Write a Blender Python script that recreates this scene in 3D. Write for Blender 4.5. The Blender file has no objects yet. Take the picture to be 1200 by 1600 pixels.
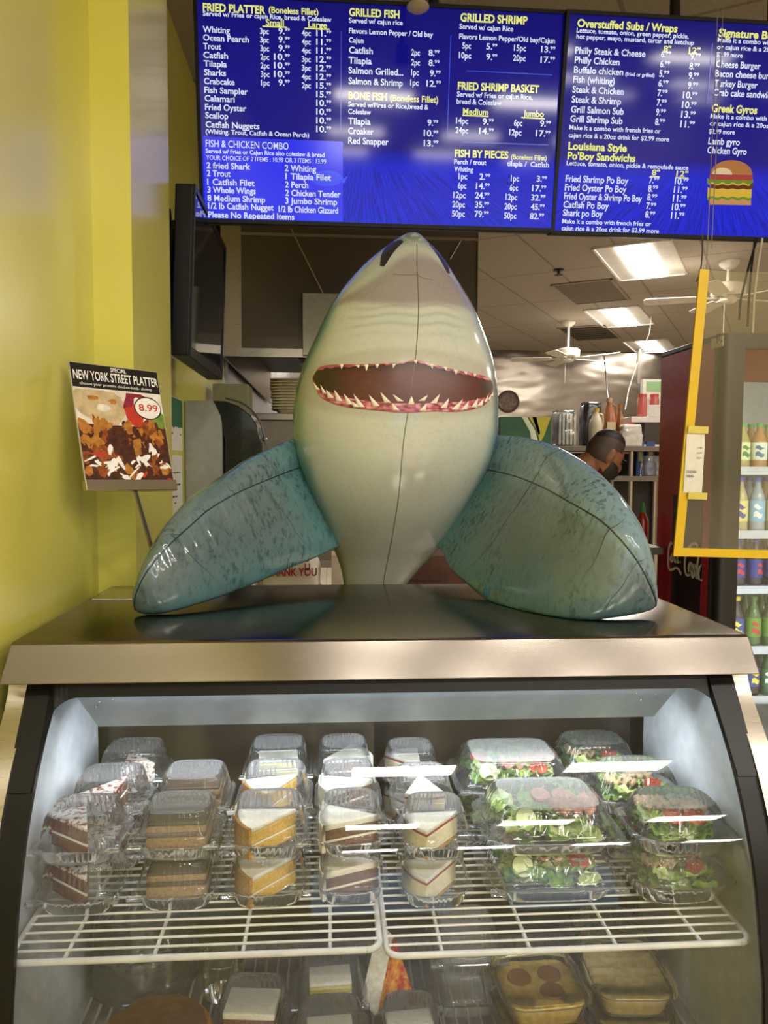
import bpy, bmesh, math, random
import numpy as np
from mathutils import Vector, Matrix, noise as mnoise
random.seed(7)
PI = math.pi
SC = bpy.context.scene
COL = SC.collection

# ------------------------------------------------------------------ camera
CAM = np.array([0.0, 0.0, 1.57])
_yaw, _pit, _rol = math.radians(4.0), math.radians(3.58), math.radians(0.3)
FW = np.array([math.sin(_yaw)*math.cos(_pit), math.cos(_yaw)*math.cos(_pit), -math.sin(_pit)])
_r = np.array([math.cos(_yaw), -math.sin(_yaw), 0.0]); _u = np.cross(_r, FW)
RT = math.cos(_rol)*_r + math.sin(_rol)*_u
UP = -math.sin(_rol)*_r + math.cos(_rol)*_u
cd = bpy.data.cameras.new('camera'); cam = bpy.data.objects.new('camera', cd); COL.objects.link(cam)
cd.sensor_fit = 'VERTICAL'; cd.sensor_height = 36.0; cd.lens = 27.0; cd.clip_start = .02
M = Matrix.Identity(4)
for i in range(3):
    M[i][0], M[i][1], M[i][2], M[i][3] = RT[i], UP[i], -FW[i], CAM[i]
cam.matrix_world = M
SC.camera = cam
# ------------------------------------------------------------------ world, exposure
SC.view_settings.view_transform = 'Standard'; SC.view_settings.look = 'None'
SC.view_settings.exposure = 0.0; SC.view_settings.gamma = 1.0; SC.view_settings.use_curve_mapping = False
SC.cycles.transparent_max_bounces = 40; SC.cycles.max_bounces = 10; SC.cycles.glossy_bounces = 6
SC.cycles.caustics_reflective = False; SC.cycles.caustics_refractive = False
W = bpy.data.worlds.new('world'); SC.world = W; W.use_nodes = True
W.node_tree.nodes['Background'].inputs[0].default_value = (.75, .85, 1, 1)
W.node_tree.nodes['Background'].inputs[1].default_value = 0.05
LAMP_E = 62.0        # ceiling troffer lens radiance
WARM = (1.0, .93, .84)
CASE_E = 7.0        # display case lamp watts

def area(name, loc, rot, sx, sy, e, col=(1, 1, 1), parent=None):
    l = bpy.data.lights.new(name, 'AREA'); l.shape = 'RECTANGLE'; l.size = sx; l.size_y = sy; l.energy = e; l.color = col
    o = bpy.data.objects.new(name, l); COL.objects.link(o); o.location = loc; o.rotation_euler = rot
    if parent: o.parent = parent; o.location = Vector(loc) - Vector(ROOT.get(parent.name, (0, 0, 0)))
    return o

# ------------------------------------------------------------------ helpers
ROOT = {}
def ray(px, py):
    return FW + (px-600)/1200*RT - (py-800)/1200*UP
def P(px, py, Y):
    d = ray(px, py); return CAM + d*(Y/d[1])
def PX(px, py, X):
    d = ray(px, py); return CAM + d*(X/d[0])
def PZ(px, py, Z):
    d = ray(px, py); return CAM + d*((Z-CAM[2])/d[2])
def lin(c):
    if isinstance(c, str):
        c = [int(c[i:i+2], 16)/255 for i in (0, 2, 4)]
    return tuple((x/12.92 if x <= .04045 else ((x+.055)/1.055)**2.4) for x in c)
def sm(a, b, x):
    t = min(1, max(0, (x-a)/(b-a))); return t*t*(3-2*t)

class MB:
    def __init__(s): s.v = []; s.f = []; s.m = []; s.col = None
    def add(s, vs, fs, mi=0):
        n = len(s.v); s.v += [tuple(map(float, p)) for p in vs]
        s.f += [tuple(i+n for i in f) for f in fs]; s.m += [mi]*len(fs); return s
    def hexa(s, p, mi=0):   # 8 points: bottom 4 ccw, top 4 ccw
        return s.add(p, [(3,2,1,0),(4,5,6,7),(0,1,5,4),(1,2,6,5),(2,3,7,6),(3,0,4,7)], mi)
    def box(s, x0, y0, z0, x1, y1, z1, mi=0):
        return s.hexa([(x0,y0,z0),(x1,y0,z0),(x1,y1,z0),(x0,y1,z0),(x0,y0,z1),(x1,y0,z1),(x1,y1,z1),(x0,y1,z1)], mi)
    def grid(s, rows, closed=False, mi=0, cap0=False, cap1=False):
        n = len(rows[0]); vs = [p for r in rows for p in r]; fs = []
        for i in range(len(rows)-1):
            for j in range(n if closed else n-1):
                k = (j+1) % n
                fs.append((i*n+j, i*n+k, (i+1)*n+k, (i+1)*n+j))
        if cap0: fs.append(tuple(range(n-1, -1, -1)))
        if cap1: fs.append(tuple((len(rows)-1)*n+j for j in range(n)))
        return s.add(vs, fs, mi)
    def lathe(s, prof, c=(0,0,0), n=24, mi=0, sx=1, sy=1, cap=True):
        rows = [[(c[0]+r*sx*math.cos(2*PI*j/n), c[1]+r*sy*math.sin(2*PI*j/n), c[2]+z) for j in range(n)] for r, z in prof]
        return s.grid(rows, True, mi, cap, cap)
    def tube(s, pts, r, n=8, mi=0, caps=True):
        pts = [Vector(p) for p in pts]; rows = []; rr = r if isinstance(r, (list, tuple)) else [r]*len(pts)
        up = Vector((0, 0, 1)); prev = None
        for i, p in enumerate(pts):
            t = (pts[min(i+1, len(pts)-1)] - pts[max(i-1, 0)])
            if t.length < 1e-9: t = Vector((0, 0, 1))
            t.normalize()
            if prev is None:
                a = up if abs(t.z) < .9 else Vector((1, 0, 0)); u = t.cross(a).normalized()
            else:
                u = (prev - t*prev.dot(t))
                u = u.normalized() if u.length > 1e-6 else t.cross(up).normalized()
            prev = u; w = t.cross(u)
            rows.append([tuple(p + (u*math.cos(2*PI*j/n) + w*math.sin(2*PI*j/n))*rr[i]) for j in range(n)])
        return s.grid(rows, True, mi, caps, caps)
    def prism(s, poly, d, mi=0):      # polygon of 3-D points extruded by vector d
        n = len(poly); vs = [tuple(p) for p in poly] + [tuple(np.array(p)+np.array(d)) for p in poly]
        fs = [tuple(range(n-1, -1, -1)), tuple(range(n, 2*n))] + [(i, (i+1) % n, (i+1) % n+n, i+n) for i in range(n)]
        return s.add(vs, fs, mi)
    def sphere(s, c, r, n=16, m=10, mi=0):
        rx, ry, rz = (r, r, r) if not isinstance(r, (tuple, list)) else r
        rows = [[(c[0]+rx*math.sin(PI*i/m)*math.cos(2*PI*j/n), c[1]+ry*math.sin(PI*i/m)*math.sin(2*PI*j/n), c[2]-rz*math.cos(PI*i/m)) for j in range(n)] for i in range(1, m)]
        rows = [[(c[0], c[1], c[2]-rz)]*n] + rows + [[(c[0], c[1], c[2]+rz)]*n]
        return s.grid(rows, True, mi)
    def xf(s, fn):
        s.v = [tuple(fn(Vector(p))) for p in s.v]; return s
    def build(s, name, mats, parent=None, smooth=False, ang=40, bev=0, weld=False, recalc=True, loc=None):
        me = bpy.data.meshes.new(name)
        if parent is not None: off = Vector(ROOT.get(parent.name, (0, 0, 0)))
        elif loc is not None: off = Vector(loc)
        else:
            a = np.array(s.v); off = Vector((float((a[:,0].min()+a[:,0].max())/2), float((a[:,1].min()+a[:,1].max())/2), float(a[:,2].min())))
        me.from_pydata([tuple(Vector(p)-off) for p in s.v], [], s.f)
        for m in (mats if isinstance(mats, (list, tuple)) else [mats]): me.materials.append(m)
        me.polygons.foreach_set('material_index', s.m)
        if s.col is not None:
            ca = me.color_attributes.new('print', 'FLOAT_COLOR', 'POINT')
            ca.data.foreach_set('color', [x for c in s.col for x in (c[0], c[1], c[2], 1.0)])
        if weld or recalc:
            bm = bmesh.new(); bm.from_mesh(me)
            if weld: bmesh.ops.remove_doubles(bm, verts=bm.verts, dist=1e-6)
            if recalc: bmesh.ops.recalc_face_normals(bm, faces=bm.faces)
            bm.to_mesh(me); bm.free()
        if smooth:
            me.shade_smooth()
            if ang < 180: me.set_sharp_from_angle(angle=math.radians(ang))
        me.update()
        o = bpy.data.objects.new(name, me); COL.objects.link(o)
        if parent is not None: o.parent = parent; ROOT[o.name] = ROOT.get(parent.name, (0, 0, 0))
        else: o.location = off; ROOT[o.name] = tuple(off)
        if bev:
            b = o.modifiers.new('bevel', 'BEVEL'); b.width = bev; b.segments = 2; b.limit_method = 'ANGLE'; b.angle_limit = math.radians(40)
        return o

def tag(o, label=None, cat=None, group=None, kind=None):
    if label: o['label'] = label
    if cat: o['category'] = cat
    if group: o['group'] = group
    if kind: o['kind'] = kind
    return o
def thing(name, label, cat, loc=(0, 0, 0), group=None):
    o = bpy.data.objects.new(name, None); COL.objects.link(o); o.location = [float(x) for x in loc]; o.empty_display_size = .05
    ROOT[o.name] = tuple(float(x) for x in loc)
    return tag(o, label, cat, group)
def copy_tree(o, parent=None):
    c = o.copy(); COL.objects.link(c)
    if parent is not None: c.parent = parent
    for ch in list(o.children): copy_tree(ch, c)
    return c
def place(o, loc, rz=0, label=None, group=None, scale=None):
    o.location = [float(x) for x in loc]; o.rotation_euler = (0, 0, rz)
    if label: o['label'] = label
    if group: o['group'] = group
    if scale: o.scale = scale
    return o

# ------------------------------------------------------------------ materials
class NT:
    def __init__(s, name):
        s.m = bpy.data.materials.new(name); s.m.use_nodes = True; s.t = s.m.node_tree; s.t.nodes.clear()
        s.out = s.n('ShaderNodeOutputMaterial')
    def n(s, typ, **kw):
        nd = s.t.nodes.new(typ)
        for k, v in kw.items():
            if k.startswith('i_'):
                key = k[2:]; key = int(key) if key.isdigit() else key.replace('_', ' ')
                if isinstance(v, bpy.types.NodeSocket): s.t.links.new(v, nd.inputs[key])
                else: nd.inputs[key].default_value = v
            else: setattr(nd, k, v)
        return nd
    def link(s, a, b): s.t.links.new(a, b)
    def coord(s, scale=(1, 1, 1), rot=(0, 0, 0), which='Object', loc=(0, 0, 0)):
        tc = s.n('ShaderNodeTexCoord'); mp = s.n('ShaderNodeMapping')
        mp.inputs['Scale'].default_value = scale; mp.inputs['Rotation'].default_value = rot; mp.inputs['Location'].default_value = loc
        s.link(tc.outputs[which], mp.inputs['Vector']); return mp.outputs['Vector']
    def noise(s, vec, scale=5, detail=3, rough=.5):
        nd = s.n('ShaderNodeTexNoise'); nd.inputs['Scale'].default_value = scale; nd.inputs['Detail'].default_value = detail; nd.inputs['Roughness'].default_value = rough
        s.link(vec, nd.inputs['Vector']); return nd.outputs['Fac']
    def ramp(s, fac, stops):
        r = s.n('ShaderNodeValToRGB'); e = r.color_ramp.elements
        while len(e) > 2: e.remove(e[-1])
        for i, (p, c) in enumerate(stops):
            if i >= 2: e.new(p)
            e[i].position = p; c = lin(c) if isinstance(c, str) else c
            e[i].color = (*c[:3], 1)
        s.link(fac, r.inputs[0]); return r.outputs[0]
    def mix(s, fac, a, b, typ='MIX'):
        m = s.n('ShaderNodeMix', data_type='RGBA', blend_type=typ)
        for k, v in ((0, fac), (6, a), (7, b)):
            if isinstance(v, bpy.types.NodeSocket): s.link(v, m.inputs[k])
            elif k: m.inputs[k].default_value = (*(lin(v) if isinstance(v, str) else v)[:3], 1)
            else: m.inputs[k].default_value = v
        return m.outputs[2]
    def math(s, op, a, b=0.0):
        m = s.n('ShaderNodeMath', operation=op)
        for k, v in ((0, a), (1, b)):
            if isinstance(v, bpy.types.NodeSocket): s.link(v, m.inputs[k])
            else: m.inputs[k].default_value = v
        return m.outputs[0]
    def bump(s, h, strength=.3, dist=.01):
        b = s.n('ShaderNodeBump'); b.inputs['Strength'].default_value = strength; b.inputs['Distance'].default_value = dist
        s.link(h, b.inputs['Height']); return b.outputs['Normal']
    def princ(s, color='808080', rough=.5, metal=0, normal=None, **kw):
        p = s.n('ShaderNodeBsdfPrincipled')
        for k, v in (('Base Color', color), ('Roughness', rough), ('Metallic', metal)):
            if isinstance(v, bpy.types.NodeSocket): s.link(v, p.inputs[k])
            elif k == 'Base Color': p.inputs[k].default_value = (*(lin(v) if isinstance(v, str) else v)[:3], 1)
            else: p.inputs[k].default_value = v
        if normal is not None: s.link(normal, p.inputs['Normal'])
        for k, v in kw.items():
            k = k.replace('_', ' ')
            if isinstance(v, bpy.types.NodeSocket): s.link(v, p.inputs[k])
            else: p.inputs[k].default_value = v
        s.link(p.outputs[0], s.out.inputs[0]); return p

MATS = {}
def pm(color, rough=.5, metal=0, var=.08, scale=30, bump=0, coat=0, key=None, stretch=(1, 1, 1), **kw):
    k = key or (color, rough, metal, var, scale, bump, coat, stretch, tuple(kw.items()))
    if k in MATS: return MATS[k]
    t = NT('mat_%d' % len(MATS)); vec = t.coord(stretch); f = t.noise(vec, scale, 4)
    c = lin(color); c1 = tuple(max(0, x*(1-var)) for x in c); c2 = tuple(min(1, x*(1+var)) for x in c)
    col = t.ramp(f, [(.3, c1), (.7, c2)])
    nrm = t.bump(f, bump, .004) if bump else None
    t.princ(col, rough, metal, nrm, Coat_Weight=coat, **kw)
    MATS[k] = t.m; return t.m
def emit(color, strength=1.0):
    k = ('e', color, strength)
    if k in MATS: return MATS[k]
    t = NT('mat_emit_%d' % len(MATS)); e = t.n('ShaderNodeEmission'); c = lin(color) if isinstance(color, str) else color
    e.inputs[0].default_value = (*c, 1); e.inputs[1].default_value = strength; t.link(e.outputs[0], t.out.inputs[0]); MATS[k] = t.m; return t.m
def screen_ink(color, strength=1.0):
    k = ('s', color, strength)
    if k in MATS: return MATS[k]
    t = NT('mat_ink_%d' % len(MATS)); c = lin(color)
    p = t.princ('050505', .12, 0); p.inputs['Emission Color'].default_value = (*c, 1); p.inputs['Emission Strength'].default_value = strength
    MATS[k] = t.m; return t.m
def clear(tint=(1, 1, 1), refl=1.0, rough=.05, haze=0.0, key='clear', hazecol=(.9, .92, .95), bump=0):
    k = (key, tint, refl, rough, haze)
    if k in MATS: return MATS[k]
    t = NT('mat_%s' % key)
    fr = t.n('ShaderNodeFresnel'); fr.inputs[0].default_value = 1.45
    tr = t.n('ShaderNodeBsdfTransparent'); tr.inputs[0].default_value = (*tint, 1)
    gl = t.n('ShaderNodeBsdfGlossy'); gl.inputs['Roughness'].default_value = rough; gl.inputs[0].default_value = (1, 1, 1, 1)
    if bump:
        nr = t.bump(t.noise(t.coord(), 40, 2), bump, .004); t.link(nr, gl.inputs['Normal'])
    mx = t.n('ShaderNodeMixShader'); t.link(t.math('MULTIPLY', fr.outputs[0], refl), mx.inputs[0])
    t.link(tr.outputs[0], mx.inputs[1]); t.link(gl.outputs[0], mx.inputs[2]); last = mx.outputs[0]
    if haze:
        df = t.n('ShaderNodeBsdfDiffuse'); df.inputs[0].default_value = (*hazecol, 1)
        m2 = t.n('ShaderNodeMixShader'); m2.inputs[0].default_value = haze
        t.link(last, m2.inputs[1]); t.link(df.outputs[0], m2.inputs[2]); last = m2.outputs[0]
    t.link(last, t.out.inputs[0]); MATS[k] = t.m; return t.m
def steel(color='b8b0a4', rough=.28, stretch=(1, 30, 30), bump=.04, scale=12, key='steel', wave=0):
    k = (key, color, rough, stretch, wave)
    if k in MATS: return MATS[k]
    t = NT('mat_' + key); v = t.coord(stretch); f = t.noise(v, scale, 5, .6)
    c = lin(color); col = t.ramp(f, [(.3, tuple(x*.95 for x in c)), (.7, tuple(min(1, x*1.03) for x in c))])
    rr = t.n('ShaderNodeMapRange'); t.link(f, rr.inputs[0]); rr.inputs[3].default_value = rough*.9; rr.inputs[4].default_value = rough*1.12
    h = f; d = .001; st = bump
    if wave:
        h = t.noise(t.coord((.6, .6, 1.4)), 1.6, 2); d = .25; st = wave
    t.princ(col, rr.outputs[0], 1.0, t.bump(h, st, d)); MATS[k] = t.m; return t.m

WHITE_PL = pm('e4e2dc', .45, key='white_plastic')
BLACK_PL = pm('0c0b0a', .45, key='black_plastic', Specular_IOR_Level=.25)
DARK_MET = pm('2a2826', .4, .6, key='dark_metal')
CHROME = steel('c8c6c2', .15, key='chrome')
STEEL = steel()
CLEAR = clear((.98, .985, .99), 1.05, .06, .03, 'clear_plastic')
GLASS = clear((.97, .985, .98), 1.0, .01, .008, 'case_glass')

# ------------------------------------------------------------------ text
_dg = None
def text_polys(body, bold=0.0):
    key = (body, bold)
    if key in TXT: return TXT[key]
    c = bpy.data.curves.new('lettering_source', 'FONT'); c.body = body; c.resolution_u = 3; c.offset = bold
    o = bpy.data.objects.new('lettering_source', c); COL.objects.link(o)
    bpy.context.view_layer.update()
    dg = bpy.context.evaluated_depsgraph_get(); ev = o.evaluated_get(dg); me = ev.to_mesh()
    vs = [(v.co.x, v.co.y) for v in me.vertices]; fs = [tuple(p.vertices) for p in me.polygons]
    ev.to_mesh_clear(); bpy.data.objects.remove(o); bpy.data.curves.remove(c)
    TXT[key] = (vs, fs); return TXT[key]
TXT = {}
_h = text_polys('H')[0]; CAPH = max(p[1] for p in _h) - min(p[1] for p in _h)
def put_text(mb, body, fn, x0, x1, y0, cap, mi=0, bold=.02, shear=0):
    """lay text from x0 to x1 (None = natural width), baseline y0, cap height cap; fn maps (x, y) to 3-D"""
    vs, fs = text_polys(body, bold)
    if not vs: return
    a = min(p[0] for p in vs); b = max(p[0] for p in vs)
    s = cap/CAPH; sx = s if x1 is None else (x1-x0)/(b-a)
    mb.add([fn(x0+(p[0]-a)*sx+p[1]*s*shear, y0+p[1]*s) for p in vs], fs, mi)

# ------------------------------------------------------------------ the setting
GR = math.radians(31)      # ceiling grid of the kitchen runs at this angle
def ceiling_mat():
    t = NT('mat_ceiling'); tc = t.coord((1, 1, 1), (0, 0, GR), 'Object', (.155, -.19, 0))
    f = t.noise(t.coord(), 60, 4)
    base = t.ramp(f, [(.3, lin('a49a8c')), (.7, lin('b3a99b'))])
    br = t.n('ShaderNodeTexBrick', offset=0.0, squash=1.0)
    t.link(tc, br.inputs['Vector'])
    br.inputs['Color1'].default_value = (1, 1, 1, 1); br.inputs['Color2'].default_value = (.93, .93, .93, 1); br.inputs['Mortar'].default_value = (.62, .6, .57, 1)
    br.inputs['Scale'].default_value = 1; br.inputs['Mortar Size'].default_value = .010; br.inputs['Brick Width'].default_value = .61; br.inputs['Row Height'].default_value = 1.22
    col = t.mix(1.0, base, br.outputs['Color'], 'MULTIPLY')
    t.princ(col, .85); return t.m
def floor_mat():
    t = NT('mat_floor'); br = t.n('ShaderNodeTexBrick', offset=0.0); t.link(t.coord(), br.inputs['Vector'])
    br.inputs['Color1'].default_value = (*lin('b3a68f'), 1); br.inputs['Color2'].default_value = (*lin('c0b39c'), 1); br.inputs['Mortar'].default_value = (*lin('8a7d6a'), 1)
    br.inputs['Scale'].default_value = 1; br.inputs['Mortar Size'].default_value = .005; br.inputs['Brick Width'].default_value = .3; br.inputs['Row Height'].default_value = .3
    t.princ(br.outputs['Color'], .4); return t.m
CH = 3.3; XW = -.575; Y0R = -6.5; Y1R = 11.6; XR = 6.5
YELLOW = pm('d8d260', .24, 0, .04, 3, bump=.02, key='yellow_wall', Specular_IOR_Level=.6)
def S(mb, name, mats, **kw): return tag(mb.build(name, mats, **kw), kind='structure')
S(MB().box(-3, Y0R, -.06, XR, Y1R, 0), 'floor', floor_mat())
S(MB().box(-3, Y0R, CH, XR, Y1R, CH+.06), 'ceiling', ceiling_mat())
wl = MB()
wl.prism([(XW-.25, Y0R, 0), (XW, Y0R, 0), (XW, 1.94, 0), (-.482, 1.94, 0), (-.482, 2.39, 0), (-.62, 2.39, 0), (-.62, 4.6, 0), (-.62, 4.6, 0), (-.87, 4.6, 0), (-.87, 2.0, 0)][:7] + [(-.87, 4.6, 0), (-.87, Y0R+.001, 0)], (0, 0, CH))
S(wl, 'wall_left', YELLOW)
S(MB().box(-3, Y1R, 0, XR, Y1R+.1, CH), 'wall_back', steel('8f867b', .3, (1, 1, 1), key='wavy_steel', wave=.22))
S(MB().box(XR, Y0R, 0, XR+.1, Y1R, CH), 'wall_right', pm('b9a98c', .6, key='tan_wall'))
S(MB().box(-.87, 4.6, 0, -.60, Y1R, CH), 'wall_kitchen_left', steel('c4c9d6', .3, (1, 1, 1), key='wavy_steel2', wave=.15))
fw = MB().box(XW-.25, Y0R-.1, 0, XR, Y0R, .3).box(XW-.25, Y0R-.1, 2.5, XR, Y0R, CH)
for a, b in ((XW-.25, -.2), (1.3, 1.9), (3.1, XR)): fw.box(a, Y0R-.1, .3, b, Y0R, 2.5)
S(fw, 'wall_front', pm('c9bf9a', .6, key='front_wall'))
for i, (a, b) in enumerate(((-.2, 1.3), (1.9, 3.1))):
    S(MB().box(a, Y0R-.07, .3, b, Y0R-.05, 2.5), 'window_%d' % (i+1), emit((.62, .8, 1.0), 2.2))
# ------------------------------------------------------------------ menu screens
YL, WH = 1, 0
class Plane:      # a rigid board: bottom-left corner, yaw, forward tilt, roll
    def __init__(s, bl, yaw, tilt, roll, w, h):
        ux = np.array([math.cos(yaw), math.sin(yaw), 0]); n = np.array([-math.sin(yaw), math.cos(yaw), 0])
        vy = np.array([0, 0, math.cos(tilt)])-n*math.sin(tilt)
        s.ux = math.cos(roll)*ux+math.sin(roll)*vy; s.vy = -math.sin(roll)*ux+math.cos(roll)*vy
        s.n = np.cross(s.ux, s.vy); s.bl = np.array(bl, float); s.w, s.h = w, h     # n points towards the viewer
    def p(s, u, v, d=0): return s.bl+s.ux*u+s.vy*v+s.n*d
    def uv(s, px, py):
        d = ray(px, py); t = np.dot(s.bl-CAM, s.n)/np.dot(d, s.n); q = CAM+d*t-s.bl
        return float(q@s.ux), float(q@s.vy)
    def box(s, mb, u0, v0, d0, u1, v1, d1, mi=0):
        q = [s.p(u, v, d) for u, v, d in ((u0,v0,d0),(u1,v0,d0),(u1,v0,d1),(u0,v0,d1),(u0,v1,d0),(u1,v1,d0),(u1,v1,d1),(u0,v1,d1))]
        return mb.hexa(q, mi)
def menu_mat(name, ca, cb, cc, w, h):
    """screen picture: deep blue with a bright streaky floor at the bottom; object coords run along the board"""
    t = NT(name); uv = t.n('ShaderNodeUVMap'); sp = t.n('ShaderNodeSeparateXYZ'); t.link(uv.outputs[0], sp.inputs[0])
    x, y = sp.outputs[0], sp.outputs[1]
    base = t.ramp(y, [(0, cb), (.26, cb), (.36, ca), (.7, ca), (1, cc)])
    # fan of streaks spreading from a vanishing point above the floor line
    dx = t.math('SUBTRACT', x, .45); dy = t.math('SUBTRACT', .52, y); an = t.math('DIVIDE', dx, dy)
    cx = t.n('ShaderNodeCombineXYZ'); t.link(t.math('MULTIPLY', an, 40), cx.inputs[0]); t.link(t.math('MULTIPLY', y, 3), cx.inputs[1])
    st = t.ramp(t.noise(cx.outputs[0], 2.2, 4, .6), [(.42, (1, 1, 1)), (.62, (.25, .3, .45))])
    fl = t.ramp(y, [(.22, (1, 1, 1)), (.32, (0, 0, 0))])
    col = t.mix(fl, base, t.mix(1, base, st, 'MULTIPLY'))
    p = t.princ('020205', .075, 0, Specular_IOR_Level=.28); t.link(col, p.inputs['Emission Color']); p.inputs['Emission Strength'].default_value = 1.0
    return t.m
def quad_uv(mb_pts, name, mat, parent):
    o = MB().add(mb_pts, [(0, 1, 2, 3)]).build(name, mat, parent, recalc=False)
    u = o.data.uv_layers.new(name='UVMap')
    for i, c in enumerate(((0, 0), (1, 0), (1, 1), (0, 1))): u.data[i].uv = c
    return o
INKS = [screen_ink('dfe8fb', .9), screen_ink('eef07e', .9), screen_ink('3a5cff', .5)]
def menu(PL, tx, label, lines, extra=None, loc=None):
    T = thing('menu_screen', label, 'menu screen', PL.p(PL.w/2, 0, -.03))
    b = MB(); PL.box(b, -.012, -.014, -.05, PL.w+.012, PL.h+.012, -.004); b.build('housing', BLACK_PL, T, bev=.003)
    f = MB(); e = .012
    for q in ((-e, -e, 0, PL.h+e), (PL.w, -e, PL.w+e, PL.h+e), (0, -e, PL.w, 0), (0, PL.h, PL.w, PL.h+e)): PL.box(f, q[0], q[1], -.004, q[2], q[3], .005)
    f.build('bezel', BLACK_PL, T)
    scr = quad_uv([PL.p(0, 0), PL.p(PL.w, 0), PL.p(PL.w, PL.h), PL.p(0, PL.h)], 'screen', menu_mat('mat_menu', lin('10107e'), lin('0a22d8'), lin('0c0c6e'), PL.w, PL.h), T)
    mb = MB()
    def line(body, x0, x1, yb, cap, mi=WH, bold=.022):
        ox, oy, sc = tx; X0, X1, Y = ox+x0/sc, ox+x1/sc, oy+yb/sc
        u0, v0 = PL.uv(X0, Y); u1 = PL.uv(X1, Y+(X1-X0)*.025)[0]; cp = PL.uv(X0, Y-cap/sc)[1]-v0
        put_text(mb, body, lambda x, y: PL.p(x, y, .0015), u0, u1, v0, cp, mi, bold)
    for it in lines:
        k = it[0]
        if k == 'T': line(*it[1:])
        elif k == 'P':      # price with small raised cents
            _, d, xa, xb, yb = it[:5]; cap = 36; w = 30
            line(d+'.', xa, xb-w-1, yb, cap); line('99', xb-w, xb, yb-17, 17)
        elif k == 'L':
            _, xa, ya, xb, yb2, wd, mi = it; ox, oy, sc = tx
            a = PL.uv(ox+xa/sc, oy+ya/sc); c = PL.uv(ox+xb/sc, oy+yb2/sc); d = np.array([c[0]-a[0], c[1]-a[1]]); nn = np.array([-d[1], d[0]])/np.linalg.norm(d)*wd/2
            mb.add([PL.p(a[0]+nn[0], a[1]+nn[1], .0014), PL.p(c[0]+nn[0], c[1]+nn[1], .0014), PL.p(c[0]-nn[0], c[1]-nn[1], .0014), PL.p(a[0]-nn[0], a[1]-nn[1], .0014)], [(0, 1, 2, 3)], mi)
    if extra: extra(T, scr)
    mb.build('lettering', INKS, T, recalc=False)
    m = MB(); PL.box(m, PL.w*.3, PL.h*.55, -.10, PL.w*.7, PL.h*.85, -.05); m.build('mount_plate', DARK_MET, T)
    for q in (.35, .65):
        c0 = PL.p(PL.w*q, PL.h*.7, -.08); MB().tube([c0, (c0[0], c0[1]+.02, CH)], .018, 10).build('ceiling_pole', DARK_MET, T, smooth=True)
    return T
def rows(names, xs0, ys, xs1, cap=36): return [('T', n, a, b, y, cap) for n, a, b, y in zip(names, xs0, xs1, ys)]
M1a = [('T', 'FRIED PLATTER', 105, 483, 66, 46, YL, .034), ('T', '(Boneless Fillet)', 503, 803, 78, 38, YL), ('T', 'Served w/ Fries or cajun Rice, bread & Coleslaw', 105, 882, 95, 28),
  ('T', 'Small', 485, 595, 155, 38, YL), ('L', 465, 160, 615, 166, .004, YL), ('T', 'Large', 742, 855, 166, 36, YL), ('L', 720, 172, 870, 178, .004, YL)]
M1a += rows(['Whiting', 'Ocean Pearch', 'Trout', 'Catfish', 'Tilapia', 'Sharks', 'Crabcake', 'Fish Sampler', 'Calamari', 'Fried Oyster', 'Scallop', 'Catfish Nuggets'],
  [105, 107, 108, 108, 110, 112, 112, 114, 116, 118, 120, 122], [195, 245, 297, 350, 402, 455, 508, 562, 612, 665, 715, 770], [268, 383, 215, 257, 250, 245, 297, 378, 298, 368, 258, 447])
M1a += [('T', '(Whiting, Trout, Catfish & Ocean Perch)', 122, 747, 808, 27)]
for i, (q, d) in enumerate((('3', '9'), ('3', '9'), ('3', '9'), ('2', '10'), ('2', '10'), ('3', '10'), ('1', '9'))):
    y = 205+52*i; M1a += [('T', q+'pc', 450+i, 503+i, y, 34), ('P', d, 562-27*(len(d)-1), 630, y)]
for i, (q, d) in enumerate((('4', '11'), ('4', '11'), ('4', '11'), ('3', '12'), ('3', '12'), ('4', '12'), ('2', '15'), ('', '15'), ('', '10'), ('', '10'), ('', '10'), ('', '10'))):
    y = 216+52.8*i
    if q: M1a += [('T', q+'pc', 703, 757, y, 34)]
    M1a += [('P', d, 790, 880, y+2)]
M1a += [('L', 942, 190, 938, 790, .003, 2), ('T', 'FISH & CHICKEN COMBO', 122, 623, 888, 42, WH, .006), ('T', 'Served w/ Fries or Cajun Rice also coleslaw & bread', 122, 840, 925, 25), ('T', 'YOUR CHOICE OF 2 ITEMS : 10.99 OR 3 ITEMS : 13.99', 125, 850, 966, 27, WH, .004)]
M1a += rows(['2 fried Shark', '2 Trout', '1 Catfish Filet', '3 Whole Wings', '8 Medium Shrimp', '1/2 lb Catfish Nugget', 'Please No Repeated Items'], [127, 129, 131, 133, 133, 137, 138], [1018, 1065, 1117, 1165, 1215, 1262, 1315], [392, 273, 418, 425, 482, 533, 658])
M1a += rows(['2 Whiting', '1 Tilapia Filet', '2 Perch', '2 Chicken Tender', '3 Jumbo Shrimp', '1/2 lb Chicken Gizzard'], [600, 604, 602, 603, 603, 563], [1034, 1084, 1134, 1184, 1231, 1282], [790, 880, 742, 937, 917, 922])
A, B = (290, 0, 3.871), (530, 0, 3.4286)
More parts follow.
